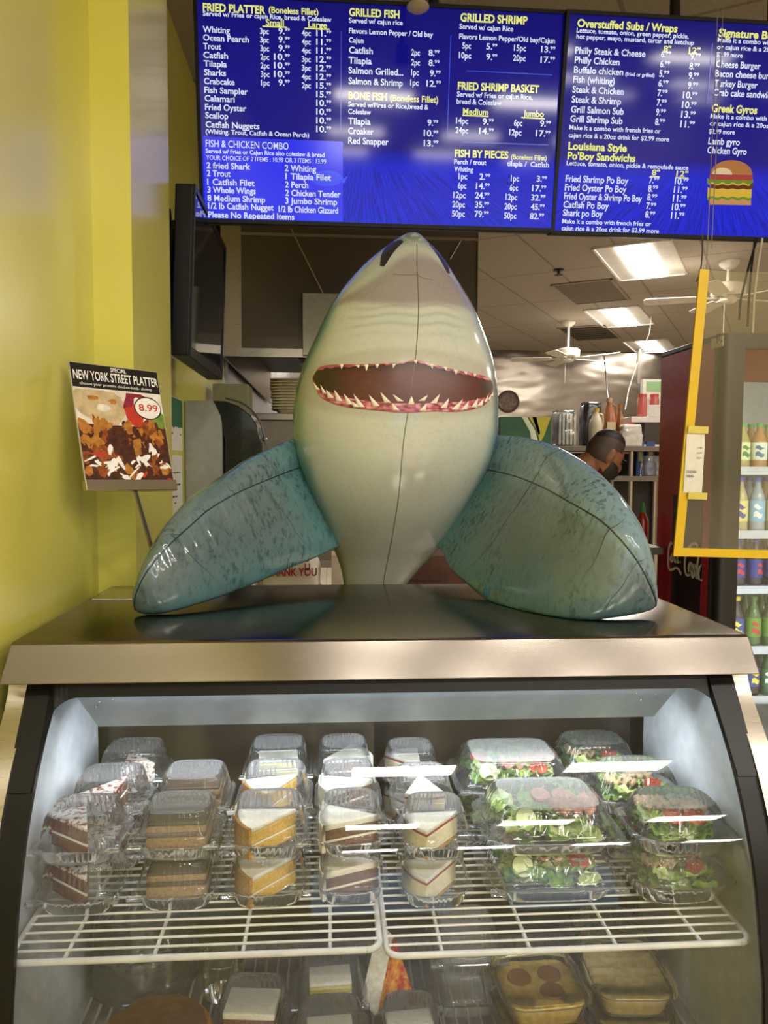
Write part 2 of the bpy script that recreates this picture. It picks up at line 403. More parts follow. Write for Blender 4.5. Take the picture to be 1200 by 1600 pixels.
def conv(l, s, d):     # lines read in one crop, re-expressed in another
    out = []
    for it in l:
        it = list(it); k = d[2]/s[2]
        fx = lambda x: (s[0]+x/s[2]-d[0])*d[2]; fy = lambda y: (s[1]+y/s[2]-d[1])*d[2]
        if it[0] == 'T': it[2], it[3], it[4], it[5] = fx(it[2]), fx(it[3]), fy(it[4]), it[5]*k
        elif it[0] == 'P': it[2], it[3], it[4] = fx(it[2]), fx(it[3]), fy(it[4])
        else: it[1], it[2], it[3], it[4] = fx(it[1]), fy(it[2]), fx(it[3]), fy(it[4])
        out.append(tuple(it))
    return out
M1b = [('T', 'GRILLED FISH', 53, 323, 85, 40, YL, .034), ('T', 'Served w/ cajun rice', 52, 340, 122, 26), ('T', 'Flavors Lemon Pepper / Old bay', 52, 502, 178, 27), ('T', 'Cajun', 52, 130, 228, 27)]
M1b += rows(['Catfish', 'Tilapia', 'Salmon Grilled...', 'Salmon & Shrimp'], [52, 50, 50, 50], [285, 340, 393, 450], [180, 174, 343, 340], 34)
M1b += rows(['2pc', '2pc', '1pc', '1pc'], [385, 385, 385, 380], [297, 350, 403, 458], [432, 432, 426, 425], 32) + [('P', '8', 478, 537, 299), ('P', '8', 478, 537, 353), ('P', '9', 485, 543, 408), ('P', '12', 467, 545, 463)]
M1b += [('T', 'BONE FISH', 50, 255, 531, 38, YL, .034), ('T', '(Boneless Fillet)', 272, 530, 541, 33, YL), ('T', 'Served w/Fires or Rice,bread &', 48, 478, 570, 25), ('T', 'Coleslaw', 48, 170, 610, 26)]
M1b += rows(['Tilapia', 'Croaker', 'Red Snapper'], [48, 48, 48], [665, 718, 770], [168, 184, 264], 34) + [('P', '9', 472, 530, 673), ('P', '10', 452, 530, 729), ('P', '13', 452, 530, 783), ('L', 598, 190, 578, 735, .003, 2)]
M1b += [('T', 'GRILLED SHRIMP', 648, 1008, 114, 42, YL, .034), ('T', 'Served w/ cajun Rice', 643, 932, 155, 27), ('T', 'Flavors Lemon Pepper/Old bay/Cajun', 642, 1155, 208, 27)]
M1b += rows(['5pc', '15pc', '10pc', '20pc'], [658, 935, 640, 930], [260, 272, 312, 326], [705, 1000, 706, 998], 32) + [('P', '5', 787, 846, 265), ('P', '13', 1080, 1157, 280), ('P', '9', 787, 846, 320), ('P', '17', 1077, 1155, 335), ('L', 680, 380, 1140, 402, .003, 2)]
M1b += [('T', 'FRIED SHRIMP BASKET', 634, 1070, 480, 40, YL, .034), ('T', 'Served w/ Fries or cajun Rice,', 630, 1035, 518, 27), ('T', 'bread & Coleslaw', 628, 868, 556, 27), ('T', 'Medium', 662, 798, 613, 33, YL), ('L', 660, 618, 800, 625, .004, YL), ('T', 'Jumbo', 985, 1095, 624, 33, YL), ('L', 975, 630, 1100, 637, .004, YL)]
M1b += rows(['14pc', '6pc', '24pc', '12pc'], [625, 935, 622, 910], [662, 674, 713, 724], [690, 980, 690, 975], 32) + [('P', '9', 767, 827, 667), ('P', '9', 1075, 1133, 678), ('P', '14', 748, 827, 718), ('P', '17', 1052, 1130, 730), ('L', 655, 762, 1120, 777, .003, 2)]
M1b += [('T', 'FISH BY PIECES', 618, 905, 840, 38, YL, .034), ('T', '(Boneless Fillet)', 920, 1110, 853, 25, YL), ('T', 'Perch / trout', 615, 787, 879, 26), ('T', 'tilapia /  Catfish', 898, 1122, 889, 26), ('T', 'Whiting', 615, 717, 918, 26)]
for i, (q, d, d2) in enumerate((('1', '2', '3'), ('6', '14', '17'), ('12', '24', '32'), ('20', '35', '45'), ('50', '79', '82'))):
    y = 960+50*i; x = 638-9*i; M1b += [('T', q+'pc', (638, 635, 610, 605, 603)[i], (685, 680, 677, 673, 672)[i], y, 32), ('P', d, (750, 732, 728, 727, 724)[i], 808-2*i, y+2), ('T', q+'pc', (918, 913, 890, 884, 882)[i], (962, 957, 953, 950, 947)[i], y+11, 32), ('P', d2, (1057, 1032, 1027, 1025, 1020)[i], 1112-4*i, y+14)]
PL1 = Plane((-.4309, 2.7127, 2.4020), .01275, .1484, .0026, 1.21, .68)
def combo(T, scr):
    a = PL1.uv(290+105/3.871, 825/3.871); c = PL1.uv(290+950/3.871, 1345/3.871)
    MB().add([PL1.p(a[0], .003, .0007), PL1.p(c[0], .003, .0007), PL1.p(c[0], a[1], .0007), PL1.p(a[0], a[1], .0007)], [(0, 1, 2, 3)]).build('combo_panel', screen_ink('0c22f0', .95), scr, recalc=False)
    g = lambda x, y: PL1.p(*PL1.uv(290+x/3.871, y/3.871), .0011)
    MB().add([g(760+95*(1-math.cos(a)), 1080-48*math.sin(a)) for a in np.linspace(0, 2*PI, 20)[:-1]]+[g(980, 1065), g(960, 1110), g(930, 1095)], [tuple(range(19)), (19, 20, 21)]).build('fish_picture', screen_ink('2a44f4', .95), scr, recalc=False)
menu(PL1, A, 'wide blue menu screen listing fried platter, grilled fish and shrimp prices', M1a+conv(M1b, B, A), combo)
C3 = (860, 0, 3.529)
M2 = [('T', 'Overstuffed Subs / Wraps', 147, 700, 148, 42, YL, .034), ('T', 'Lettuce, tomato, onion, green pepper, pickle,', 143, 762, 179, 25), ('T', 'hot pepper, mayo, mustard, tartar and ketchup', 142, 792, 213, 25), ('T', '8"', 622, 663, 283, 30, YL), ('L', 618, 288, 665, 291, .004, YL), ('T', '12"', 760, 825, 291, 30, YL), ('L', 757, 296, 828, 300, .004, YL)]
M2 += rows(['Philly Steak & Cheese', 'Philly Chicken', 'Buffalo chicken', 'Fish (whiting)', 'Steak & Chicken', 'Steak & Shrimp', 'Grill Salmon Sub', 'Grill Shrimp Sub'], [135, 132, 128, 124, 120, 116, 112, 108], [295, 348, 402, 455, 510, 565, 620, 672], [523, 380, 400, 353, 403, 388, 403, 396]) + [('T', '(fried or grilled)', 412, 573, 418, 20)]
for i, (d, e) in enumerate((('6', '9'), ('6', '8'), ('5', '9'), ('6', '9'), ('7', '10'), ('7', '10'), ('9', '13'), ('8', '11'))):
    y = 317+53.2*i; M2 += [('P', d, 607-4.6*i, 663-4.6*i, y), ('P', e, (768-4.6*i-22*(len(e)-1)), 827-4.6*i, y+12)]
M2 += [('T', 'Make it a combo with french fries or', 103, 607, 714, 25), ('T', 'cajun rice & a 20oz drink for $2.99 more', 100, 653, 757, 25), ('T', 'Louisiana Style', 97, 420, 824, 40, YL, .034), ("T", "Po'Boy Sandwichs", 93, 467, 878, 40, YL, .034), ('T', 'Lettuce, tomato, onion, pickle & remoulade sauce', 88, 760, 911, 25),
  ('T', '8"', 557, 600, 966, 30, YL), ('L', 550, 973, 602, 976, .004, YL), ('T', '12"', 692, 757, 972, 30, YL), ('L', 688, 979, 760, 983, .004, YL)]
M2 += rows(['Fried Shrimp Po Boy', 'Fried Oyster Po Boy', 'Fried Oyster & Shrimp Po Boy', 'Catfish Po Boy', 'Shark po Boy'], [82, 78, 74, 70, 67], [1002, 1050, 1098, 1145, 1190], [428, 417, 502, 320, 288])
for i, (d, e) in enumerate((('7', '10'), ('8', '11'), ('8', '11'), ('7', '10'), ('8', '11'))):
    y = 1010+47.5*i; M2 += [('P', d, 542-5.4*i, 598-5.4*i, y), ('P', e, 683-5.2*i, 760-5.6*i, y+6)]
M2 += [('T', 'Make it a combo with french fries or', 63, 553, 1231, 24), ('T', 'cajun rice & a 20oz drink for $2.99 more', 60, 597, 1269, 24), ('L', 893, 240, 862, 575, .003, 2),
  ('T', 'Signature Burgers', 925, 1345, 201, 42, YL, .034), ('T', 'Make it a combo with french fries', 920, 1400, 232, 25), ('T', 'or cajun rice & a 20oz drink for', 917, 1385, 271, 25), ('T', '$2.99 more', 913, 1058, 312, 25), ('T', 'Cheese Burger', 910, 1157, 370, 36), ('T', 'Bacon cheese burger', 905, 1258, 422, 36), ('T', 'Turkey Burger', 900, 1140, 476, 36), ('T', 'Crab cake sandwich', 895, 1232, 527, 36),
  ('T', 'Greek Gyros', 887, 1138, 617, 42, YL, .034), ('T', 'Make it a combo with french fries', 880, 1362, 652, 25), ('T', 'or cajun rice & a 20oz drink for', 877, 1345, 692, 25), ('T', '$2.99 more', 872, 1015, 736, 25), ('T', 'Lamb gyro', 868, 1042, 795, 36), ('T', 'Chicken Gyro', 863, 1080, 845, 36)]
PL2 = Plane((.7915, 2.7363, 2.4005), .0201, .1967, .0014, 1.21, .68)
def burger(T, scr):
    g = lambda x, y, k: PL2.p(*PL2.uv(860+x/3.529, y/3.529), .0008+.0002*k)
    mats = [screen_ink(c, .8) for c in ('b5713a', '8a2a6a', '5f8f2a', '5a2416', 'e0b437', 'c99355', 'e8c79a', 'b03524')]
    mb = MB(); cnt = [0]
    def blob(y0, y1, xa, xb, mi, wav=0, dome=0):
        top = [(x, (y0 if not dome else y0+(y1-y0)*(1-math.sqrt(max(0, 1-((x-(xa+xb)/2)/((xb-xa)/2))**2))))+wav*math.sin(x*.13)) for x in np.linspace(xa, xb, 25)]
        bot = [(x, y1+wav*math.sin(x*.11+1)+(x-xa)/(xb-xa)*4) for x in np.linspace(xb, xa, 25)]
        cnt[0] += 1; mb.add([g(x, y, cnt[0]) for x, y in top+bot], [tuple(range(50))], mi)
    blob(1075, 1128, 872, 1105, 5); blob(1068, 1098, 862, 1108, 2, 7); blob(1035, 1085, 866, 1108, 4, 4); blob(1008, 1040, 885, 1118, 3, 2); blob(1002, 1018, 872, 1100, 4, 4); blob(985, 1010, 862, 1116, 2, 6); blob(962, 992, 875, 1113, 7, 1); blob(954, 968, 877, 1113, 1, 1); blob(884, 962, 880, 1113, 0, 0, 1); blob(925, 960, 890, 1000, 6, 0, 1)
    mb.build('burger_picture', mats, scr, recalc=False)
menu(PL2, C3, 'blue menu screen on the right listing subs, wraps and a burger picture', M2, burger)
# ------------------------------------------------------------------ refrigerated display case
CX0, CX1, CTOP = -.55, .765, 1.265
BLACKG = pm('0d0c0b', .35, key='black_gasket', Specular_IOR_Level=.25)
INNER = pm('dfe5ec', .4, key='white_liner')
CASE = thing('display_case', 'stainless refrigerated display case with a curved glass front and lit white interior', 'display case', (.108, 1.55, 0))
mb = MB()    # top slab with sloping fascia
prof = [(1.305, 1.197), (1.325, 1.262), (1.333, CTOP), (1.93, CTOP), (1.93, 1.235), (1.36, 1.235), (1.33, 1.197)]
rows = [[(x, y, z) for y, z in prof] for x in (CX0+.0, CX0+.012, CX1-.012, CX1)]
ins = lambda x: [(x, y, z) for y, z in prof]
def fasc(x, dx):   # ends taper in towards the top
    return [(x+dx*(z-1.197)/.068, y, z) for y, z in prof]
mb.grid([fasc(CX0-.004, .014), fasc(CX1+.004, -.014)], True, 0, True, True)
mb.build('case_top', steel('7f7972', .17, (1, 40, 40), .015, 12, 'top_steel'), CASE, smooth=True, ang=25, bev=.002)
GP = [(1.362, 1.20), (1.343, 1.153), (1.268, 1.06), (1.215, .97), (1.18, .88), (1.16, .79), (1.146, .72), (1.14, .6), (1.146, .5), (1.16, .42)]
def curve(pts, n):   # Catmull-Rom
    out = []; pts = [np.array(p, float) for p in pts]; pts = [2*pts[0]-pts[1]] + pts + [2*pts[-1]-pts[-2]]
    m = len(pts)-3
    for i in range(n+1):
        t = i/n*m; k = min(int(t), m-1); u = t-k; a, b, c, d = pts[k:k+4]
        out.append(tuple(.5*((2*b)+(-a+c)*u+(2*a-5*b+4*c-d)*u*u+(-a+3*b-3*c+d)*u**3)))
    return out
GC = curve(GP, 40)
mb = MB().grid([[(x, y, z) for x in np.linspace(-.53, .75, 3)] for y, z in GC])
mb.build('curved_glass', GLASS, CASE, smooth=True, ang=180)
def band(x0, x1, dy, th, name, mat, bev=.002):
    mb = MB(); rows = []
    for i, (y, z) in enumerate(GC):
        a = GC[max(0, i-1)]; b = GC[min(len(GC)-1, i+1)]; ty, tz = b[0]-a[0], b[1]-a[1]; l = math.hypot(ty, tz); ny, nz = tz/l, -ty/l
        y0, z0 = y+ny*dy, z+nz*dy; y1, z1 = y+ny*(dy-th), z+nz*(dy-th)
        rows.append([(x0, y0, z0), (x1, y0, z0), (x1, y1, z1), (x0, y1, z1)])
    mb.grid(rows, True, 0, True, True); return mb.build(name, mat, CASE, smooth=True, ang=35)
band(-.522, -.48, .004, .012, 'gasket_band', BLACKG); band(.70, .738, .004, .012, 'gasket_band', BLACKG)
band(CX0-.004, -.519, .010, .03, 'steel_trim', STEEL); band(.735, CX1+.004, .010, .03, 'steel_trim', STEEL)
# black frame along the top with rounded inner corners
mb = MB(); n = 24; top = []; bot = []
xs = np.concatenate([np.linspace(-.522, -.435, 12), np.linspace(-.43, .65, 10), np.linspace(.655, .738, 12)])
def drop(x):
    r = .045; e = min(x+.48, .70-x)
    if e <= 0: return .20
    base = .040
    return base + (r - math.sqrt(max(0, r*r-(r-e)**2)) if e < r else 0)
def gpt(s, x):   # s = length down the glass
    acc = 0
    for a, b in zip(GC[:-1], GC[1:]):
        l = math.dist(a, b)
        if acc+l >= s:
            t = (s-acc)/l; return (x, a[0]+(b[0]-a[0])*t-.005, a[1]+(b[1]-a[1])*t)
        acc += l
mb.grid([[gpt(0, x) for x in xs], [gpt(drop(x), x) for x in xs]])
o = mb.build('top_gasket', BLACKG, CASE); md = o.modifiers.new('t', 'SOLIDIFY'); md.thickness = .006; md.offset = 0
# body: side panels, liner, back, floor
for x0, x1 in ((CX0, -.53), (.75, CX1)):
    s = MB(); poly = [(x0, y+.004, z) for y, z in GC] + [(x0, 1.15, .05), (x0, 1.92, .05), (x0, 1.92, 1.235), (x0, 1.37, 1.235)]
    s.prism(poly, (x1-x0, 0, 0)); s.build('side_panel', STEEL, CASE)
for x0, x1 in ((-.53, -.526), (.746, .75)):
    s = MB(); s.prism([(x0, y+.012, z) for y, z in GC] + [(x0, 1.17, .40), (x0, 1.75, .40), (x0, 1.75, 1.23), (x0, 1.38, 1.23)], (x1-x0, 0, 0)); s.build('side_liner', INNER, CASE)
MB().box(-.526, 1.37, 1.222, .746, 1.75, 1.234).build('ceiling_liner', INNER, CASE)
MB().box(-.53, 1.15, .36, .75, 1.9, .40).build('floor_liner', pm('8f9092', .45, key='deck'), CASE)
MB().box(-.55, 1.165, .05, .765, 1.9, .36).build('lower_cabinet', STEEL, CASE)
# rear sliding doors
DOORM = pm('3a332a', .16, 0, .1, 4, key='rear_glass', Specular_IOR_Level=.7)
for x0, x1, y in ((-.53, .125, 1.765), (.095, .75, 1.785)):
    d = MB().box(x0+.02, y, .42, x1-.02, y+.006, 1.21).build('sliding_door', DOORM, CASE)
    f = MB()
    for a, b, c, e in ((x0, x0+.022, .40, 1.23), (x1-.022, x1, .40, 1.23)): f.box(a, y-.004, c, b, y+.012, e)
    f.box(x0, y-.004, .40, x1, y+.012, .425); f.box(x0, y-.004, 1.20, x1, y+.012, 1.23); f.build('door_frame', DARK_MET, d)
# light fixture under the top
L = thing('case_light', 'long white light fixture hung under the top inside the display case', 'light fixture', (.11, 1.5, 1.03))
xa, xb = -.47, .68
s = MB(); pr = [(1.425, 1.146), (1.425, 1.152), (1.512, 1.152), (1.512, 1.057), (1.500, 1.057)]
s.grid([[(xa+(.02 if z < 1.1 else 0), y, z) for y, z in pr], [(xb-(.02 if z < 1.1 else 0), y, z) for y, z in pr]], True, 0, True, True)
s.build('housing', pm('aab2ba', .35, key='fixture_white'), L)
MB().box(xa+.04, 1.515, 1.085, xb-.04, 1.535, 1.11).build('lamp_tube', emit((.85, .93, 1.0), 3), L)
for x in (-.30, .62):
    b = MB().box(x, 1.42, 1.155, x+.05, 1.46, 1.2); b.box(x-.03, 1.418, 1.152, x+.03, 1.45, 1.158); b.build('mount_bracket', CHROME, L)
for x, q in ((-.43, .25), (-.405, .2), (-.44, .4), (.64, .3), (.615, .45), (.60, .25)): MB().sphere((x, 1.425+.075*q, 1.146-.089*q), .0025, 8, 6).build('screw', CHROME, L)
b = MB(); b.box(.56, 1.655, 1.035, .665, 1.66, 1.085); b.box(.56, 1.655, 1.035, .665, 1.735, 1.04); b.box(.66, 1.655, 1.035, .665, 1.735, 1.11); b.box(.56, 1.73, 1.035, .665, 1.735, 1.11)
tag(b.build('thermometer_tray', INNER), 'small white open tray on the right inner wall under the case light', 'tray')
area('case_lamp', (.11, 1.40, 1.165), (math.radians(12), 0, 0), 1.1, .03, CASE_E*.24, (.90, .95, 1.0), L)
area('case_lamp', (.11, 1.53, 1.075), (math.radians(10), 0, 0), 1.1, .04, CASE_E*.45, (.86, .93, 1.0), L)

# wire shelves
SHZ = .772
def wire_shelf(x0, x1, y0, y1, z, label, nb=4, cross=20):
    t = thing('wire_shelf', label, 'wire shelf', ((x0+x1)/2, (y0+y1)/2, z-.02), 'white wire racks of the display case')
    r = .0055; c = .022; f = []
    for cx, cy, a0 in ((x1-c, y0+c, -90), (x1-c, y1-c, 0), (x0+c, y1-c, 90), (x0+c, y0+c, 180)):
        for k in range(6):
            a = math.radians(a0+k*18); f.append((cx+c*math.cos(a), cy+c*math.sin(a), z-r))
    f.append(f[0]); MB().tube(f, r, 8, caps=False).build('rim', WIRE, t, smooth=True, ang=180)
    for i in range(cross):      # long wires left to right
        y = y0+.024+(y1-y0-.044)*(i/(cross-1)); MB().tube([(x0+.003, y, z-.002), (x1-.003, y, z-.002)], .0022, 6).build('wire', WIRE, t, smooth=True)
    for i in range(nb):
        x = x0+(x1-x0)*(i+.62)/(nb+.2); MB().tube([(x, y0, z-.007), (x, y1, z-.007)], .0035, 6).build('cross_bar', WIRE, t, smooth=True)
    for x in (x0+.04, x1-.04):
        MB().box(x-.008, y1+.003, z-.03, x+.008, 1.764, z-.01).build('bracket', WIRE, t)
    return t
WIRE = pm('e9e7e2', .3, key='white_wire'); GWIRE = pm('a09d97', .4, key='grey_wire')
wire_shelf(-.512, .082, 1.205, 1.72, SHZ+.012, 'white wire rack on the left carrying the cake boxes')
wire_shelf(.094, .716, 1.21, 1.72, SHZ-.004, 'white wire rack on the right carrying the salad boxes')
DZ = .47
t = thing('wire_shelf', 'grey wire floor rack seen under the left shelf near the brown pie', 'wire shelf', (-.22, 1.42, DZ-.03), 'grey wire racks on the case floor')
for yy in (1.2, 1.7): MB().box(-.5, yy, DZ-.03, .1, yy+.012, DZ).build('rim', GWIRE, t)
for i in range(24):
    x = -.49+i*.025; MB().tube([(x, 1.2, DZ-.003), (x, 1.712, DZ-.003)], .003, 6).build('wire', GWIRE, t, smooth=True)
t2 = copy_tree(t); place(t2, (.42, 1.42, DZ-.03), 0, 'grey wire floor rack under the right shelf beneath the tubs')

# ------------------------------------------------------------------ clear boxes and food
def ring(w, d, z, n=128, e=4.5, rib=0.0, nr=32, cxy=(0, 0)):
    out = []
    for j in range(n):
        a = 2*PI*(j+.5)/n; c, s = math.cos(a), math.sin(a)
        q = (abs(c)**e+abs(s)**e)**(-1/e)
        k = 1+rib*(1 if (j*nr*2//n) % 2 else -1)
        out.append((cxy[0]+w/2*c*q*k, cxy[1]+d/2*s*q*k, z))
    return out
def clamshell(name, w, d, hb, hl, e=4.5, tab=True, mat=None, rib=.017, nr=44, top=.70, fog=None):
    t = thing(name, None, None)
    m = mat or CLEAR
    b = MB().grid([ring(w*.60, d*.60, .001, e=e), ring(w*.76, d*.76, .002, e=e), ring(w*.80, d*.80, .008, e=e, rib=rib*.4, nr=nr), ring(w*.87, d*.87, hb*.8, e=e, rib=rib*.4, nr=nr), ring(w*.89, d*.89, hb*.9, e=e), ring(w*.90, d*.90, hb, e=e), ring(w, d, hb, e=e+2), ring(w*1.0, d*1.0, hb-.003, e=e+2)], True, 0, True)
    b.build('base_tray', m, t, smooth=True, ang=60)
    z = hb+.0025
    l = MB().grid([ring(w, d, z-.001, e=e+2), ring(w*.985, d*.985, z+.001, e=e+2), ring(w*.92, d*.92, z+.001, e=e), ring(w*.90, d*.90, z+.008, e=e), ring(w*.87, d*.87, z+.010, e=e),
        ring(w*.86, d*.86, z+.012, e=e, rib=rib, nr=nr), ring(w*(top+.06), d*(top+.06), z+hl*.82, e=e, rib=rib, nr=nr), ring(w*(top+.02), d*(top+.02), z+hl*.93, e=e, rib=rib*.8, nr=nr),
        ring(w*top*.97, d*top*.97, z+hl*.97, e=e), ring(w*top*.92, d*top*.92, z+hl*.955, e=e), ring(w*top*.6, d*top*.6, z+hl*.96, e=e)], True, 0, False, True)
    nf = len(l.m); l.m = [1 if i >= nf-1-2*128 else 0 for i in range(nf)]
    l.build('lid', [m, fog or FOG1], t, smooth=True, ang=60)
    if tab:
        q = MB()
        for sx in (-1, 1): q.box(sx*w*.43-.013, -d*.5-.004, hb, sx*w*.43+.013, -d*.44, hb+.006)
        q.build('closing_tab', m, t, bev=.002)
    return t
FOG1 = clear((.98, .985, .99), 1.1, .12, .10, 'lid_top'); FOG2 = clear((.98, .985, .99), 1.0, .2, .34, 'fogged_lid', (.62, .64, .60)); FOG3 = clear((.98, .985, .99), 1.0, .15, .16, 'misted_lid', (.62, .64, .60))
def wedge(name, r, ang, layers, back=None):
    """a cake slice lying flat: point towards -y, layers = [(height, material, part name)]"""
    t = thing(name, None, None); z = 0; n = 10; a0 = -ang/2
    for h, m, pn in layers:
        k = MB(); poly = [(0, -r*.5, z)] + [(r*math.sin(a0+ang*i/n), -r*.5+r*math.cos(a0+ang*i/n), z) for i in range(n+1)][::-1]
        k.prism(poly, (0, 0, h)); k.build(pn, m, t, bev=.0025); z += h
    if back:
        k = MB(); rr = r+.006; poly = [(r*math.sin(a0+ang*i/n), -r*.5+r*math.cos(a0+ang*i/n), 0) for i in range(n+1)]; outer = [(rr*math.sin(a0+ang*i/n), -r*.5+rr*math.cos(a0+ang*i/n), 0) for i in range(n+1)][::-1]
        k.prism(poly+outer, (0, 0, z)); k.build('rim_frosting', back, t)
    return t
def crumb(c1, c2, scale, key, rough=.75, bump=.5, thr=(.4, .6)):
    t = NT('mat_'+key); f = t.noise(t.coord(), scale, 5, .65)
    t.princ(t.ramp(f, [(thr[0], c1), (thr[1], c2)]), rough, 0, t.bump(f, bump, .004)); return t.m
RV = crumb('4a1612', '7c2a20', 260, 'red_velvet'); CREAM = crumb('f1ead6', 'fbf6e8', 120, 'cream'); CREAMRED = crumb('8a2630', 'f5ecdf', 95, 'cream_red', thr=(.42, .5))
CHOC = crumb('3a2014', '55321f', 200, 'chocolate'); MOUSSE = crumb('8a6a4a', 'a5835e', 160, 'mousse'); DCHOC = crumb('2b170e', '3c2416', 90, 'dark_chocolate', .5)
YEL = crumb('dfa93c', 'eec45c', 220, 'yellow_cake'); LEM = crumb('ecd873', 'f3e38c', 150, 'lemon'); CRUST = crumb('a9702c', 'c99447', 240, 'golden_crust')
CARR = crumb('5e3417', '83502a', 230, 'carrot_cake'); CHEESE = crumb('f0e0ad', 'f6ebc6', 150, 'cheesecake'); STRAW = crumb('8d1420', 'b52634', 130, 'strawberry', .35)
SWIRLS = []
R_ = math.radians
proto = {}
proto['box'] = clamshell('clamshell_box', .152, .140, .030, .055)
proto['boxs'] = clamshell('clamshell_box', .134, .136, .030, .055, e=3.6, tab=False)
proto['salad'] = clamshell('clamshell_box', .262, .205, .030, .055, e=5.5, nr=48, fog=FOG2)
proto['sand'] = clamshell('clamshell_box', .198, .157, .036, .050, e=3.4, tab=False, nr=40, top=.66, fog=FOG3)
proto['red'] = wedge('red_velvet_slice', .105, R_(36), [(.022, RV, 'sponge'), (.005, CREAM, 'filling'), (.022, RV, 'sponge'), (.006, CREAMRED, 'frosting')], CREAMRED)
def bar(name, w, d, layers):
    t = thing(name, None, None); z = 0
    for h, m, pn in layers:
        MB().box(-w/2, -d/2, z, w/2, d/2, z+h).build(pn, m, t, bev=.003); z += h
    return t
proto['choc'] = bar('chocolate_mousse_square', .105, .085, [(.012, CHOC, 'sponge'), (.022, MOUSSE, 'mousse'), (.009, CHOC, 'sponge'), (.012, MOUSSE, 'mousse'), (.005, DCHOC, 'icing')])
proto['yel'] = wedge('yellow_cake_slice', .108, R_(48), [(.020, YEL, 'sponge'), (.004, CREAM, 'filling'), (.022, YEL, 'sponge'), (.008, CREAM, 'frosting')], CRUST)
proto['lem'] = bar('lemon_cake_square', .085, .06, [(.026, LEM, 'sponge'), (.004, CREAM, 'filling'), (.014, LEM, 'sponge'), (.008, CREAM, 'frosting')])
proto['carr'] = wedge('carrot_cake_slice', .105, R_(48), [(.016, CARR, 'sponge'), (.005, CREAM, 'filling'), (.018, CARR, 'sponge'), (.012, CREAM, 'frosting')], CREAM)
proto['chees'] = wedge('cheesecake_slice', .105, R_(46), [(.008, CRUST, 'crust'), (.034, CHEESE, 'filling'), (.004, STRAW, 'strawberry_layer'), (.008, CREAM, 'frosting')])
# salad: lettuce, tomato, ham, cucumber
LEAF = [crumb('7fa63a', 'b5cf6a', 60, 'lettuce', .45, .4), crumb('a9c168', 'd6dfa6', 50, 'pale_lettuce', .45, .4), crumb('4f7f28', '86ab45', 60, 'dark_lettuce', .45, .4)]
TOM = crumb('a3301f', 'c45a42', 60, 'tomato', .25, .1); HAM = crumb('c97f6c', 'e0a792', 70, 'ham', .5, .3); CUC = pm('d3dca6', .4, key='cucumber'); CUCS = pm('3f6a2a', .4, key='cucumber_skin'); TURK = crumb('c9a476', 'dcc09a', 60, 'turkey', .5, .3)
def leaf(mb, c, r, rz, tilt, mi):
    m = Matrix.Translation(c) @ Matrix.Rotation(rz, 4, 'Z') @ Matrix.Rotation(tilt, 4, 'X'); rows = []
    ph = random.random()*6
    for i in range(5):
        rr = r*i/4; rows.append([tuple(m @ Vector((rr*math.cos(2*PI*j/20), rr*.8*math.sin(2*PI*j/20), .35*r*(i/4)**2*math.sin(5*2*PI*j/20+ph)*.5+.25*r*(i/4)**2))) for j in range(20)])
    mb.grid(rows, True, mi)
def salad(name, w, d, h, seed, kinds):
    random.seed(seed); t = thing(name, None, None)
    for li in range(3):
        mb = MB()
        for k in range(16):
            x, y = random.uniform(-.36, .36)*w, random.uniform(-.36, .36)*d
            leaf(mb, Vector((x, y, .012+random.random()*(h-.026))), random.uniform(.020, .030), random.random()*6, random.uniform(-.6, .6), 0)
        lim = (w*.40, d*.40)
        mb.xf(lambda p: Vector((max(-lim[0], min(lim[0], p.x)), max(-lim[1], min(lim[1], p.y)), max(.003, min(h, p.z)))))
        mb.build('lettuce', LEAF[li], t, smooth=True, ang=180)
    for kx, ky, kind in kinds:
        x, y = kx*w, ky*d
        if kind == 'tomato':
            MB().lathe([(.001, 0), (.018, 0), (.020, .002), (.020, .005), (.018, .007), (.001, .007)], (0, 0, 0), 20).xf(lambda p: Matrix.Translation((x, y, h-.011)) @ Matrix.Rotation(.25, 4, 'X') @ p).build('tomato_slice', TOM, t, smooth=True)
        elif kind == 'cucumber':
            c = MB(); c.lathe([(.001, 0), (.019, 0), (.019, .006), (.001, .006)], (0, 0, 0), 20); c.lathe([(.0195, -.0005), (.0208, 0), (.0208, .006), (.0195, .0065)], (0, 0, 0), 20, 1, cap=False)
            c.xf(lambda p: Matrix.Translation((x, y, h-.012)) @ Matrix.Rotation(.9, 4, 'X') @ p).build('cucumber_slice', [CUC, CUCS], t, smooth=True)
        else:
            rows = []; W2, D2 = (.075, .055) if w > .2 else (.055, .045)
            for i in range(9):
                rows.append([(x+W2*(j/12-.5), y+D2*(i/8-.5), h-.008+.007*math.sin(j*1.7+i*.9)+.004*math.sin(i*2.3)) for j in range(13)])
            o = MB().grid(rows).build('meat_slice', HAM if kind == 'ham' else TURK, t, smooth=True, ang=180); q = o.modifiers.new('s', 'SOLIDIFY'); q.thickness = .004
    return t
proto['sA'] = salad('garden_salad', .232, .185, .066, 3, [(.2, -.08, 'ham'), (.17, .2, 'tomato'), (-.22, -.28, 'cucumber'), (.0, .22, 'tomato'), (.28, .1, 'ham')])
proto['sB'] = salad('garden_salad', .232, .185, .066, 5, [(.22, -.25, 'tomato'), (-.28, .1, 'tomato'), (.05, -.05, 'ham'), (.26, .15, 'ham'), (-.25, -.3, 'cucumber')])
proto['sC'] = salad('side_salad', .15, .14, .066, 8, [(-.1, -.2, 'tomato'), (.2, .05, 'turkey'), (.15, -.25, 'tomato'), (-.2, .2, 'turkey')])
proto['sD'] = salad('side_salad', .15, .14, .060, 11, [(.2, -.22, 'tomato'), (-.2, .0, 'turkey'), (.1, .2, 'turkey')])
used = set()
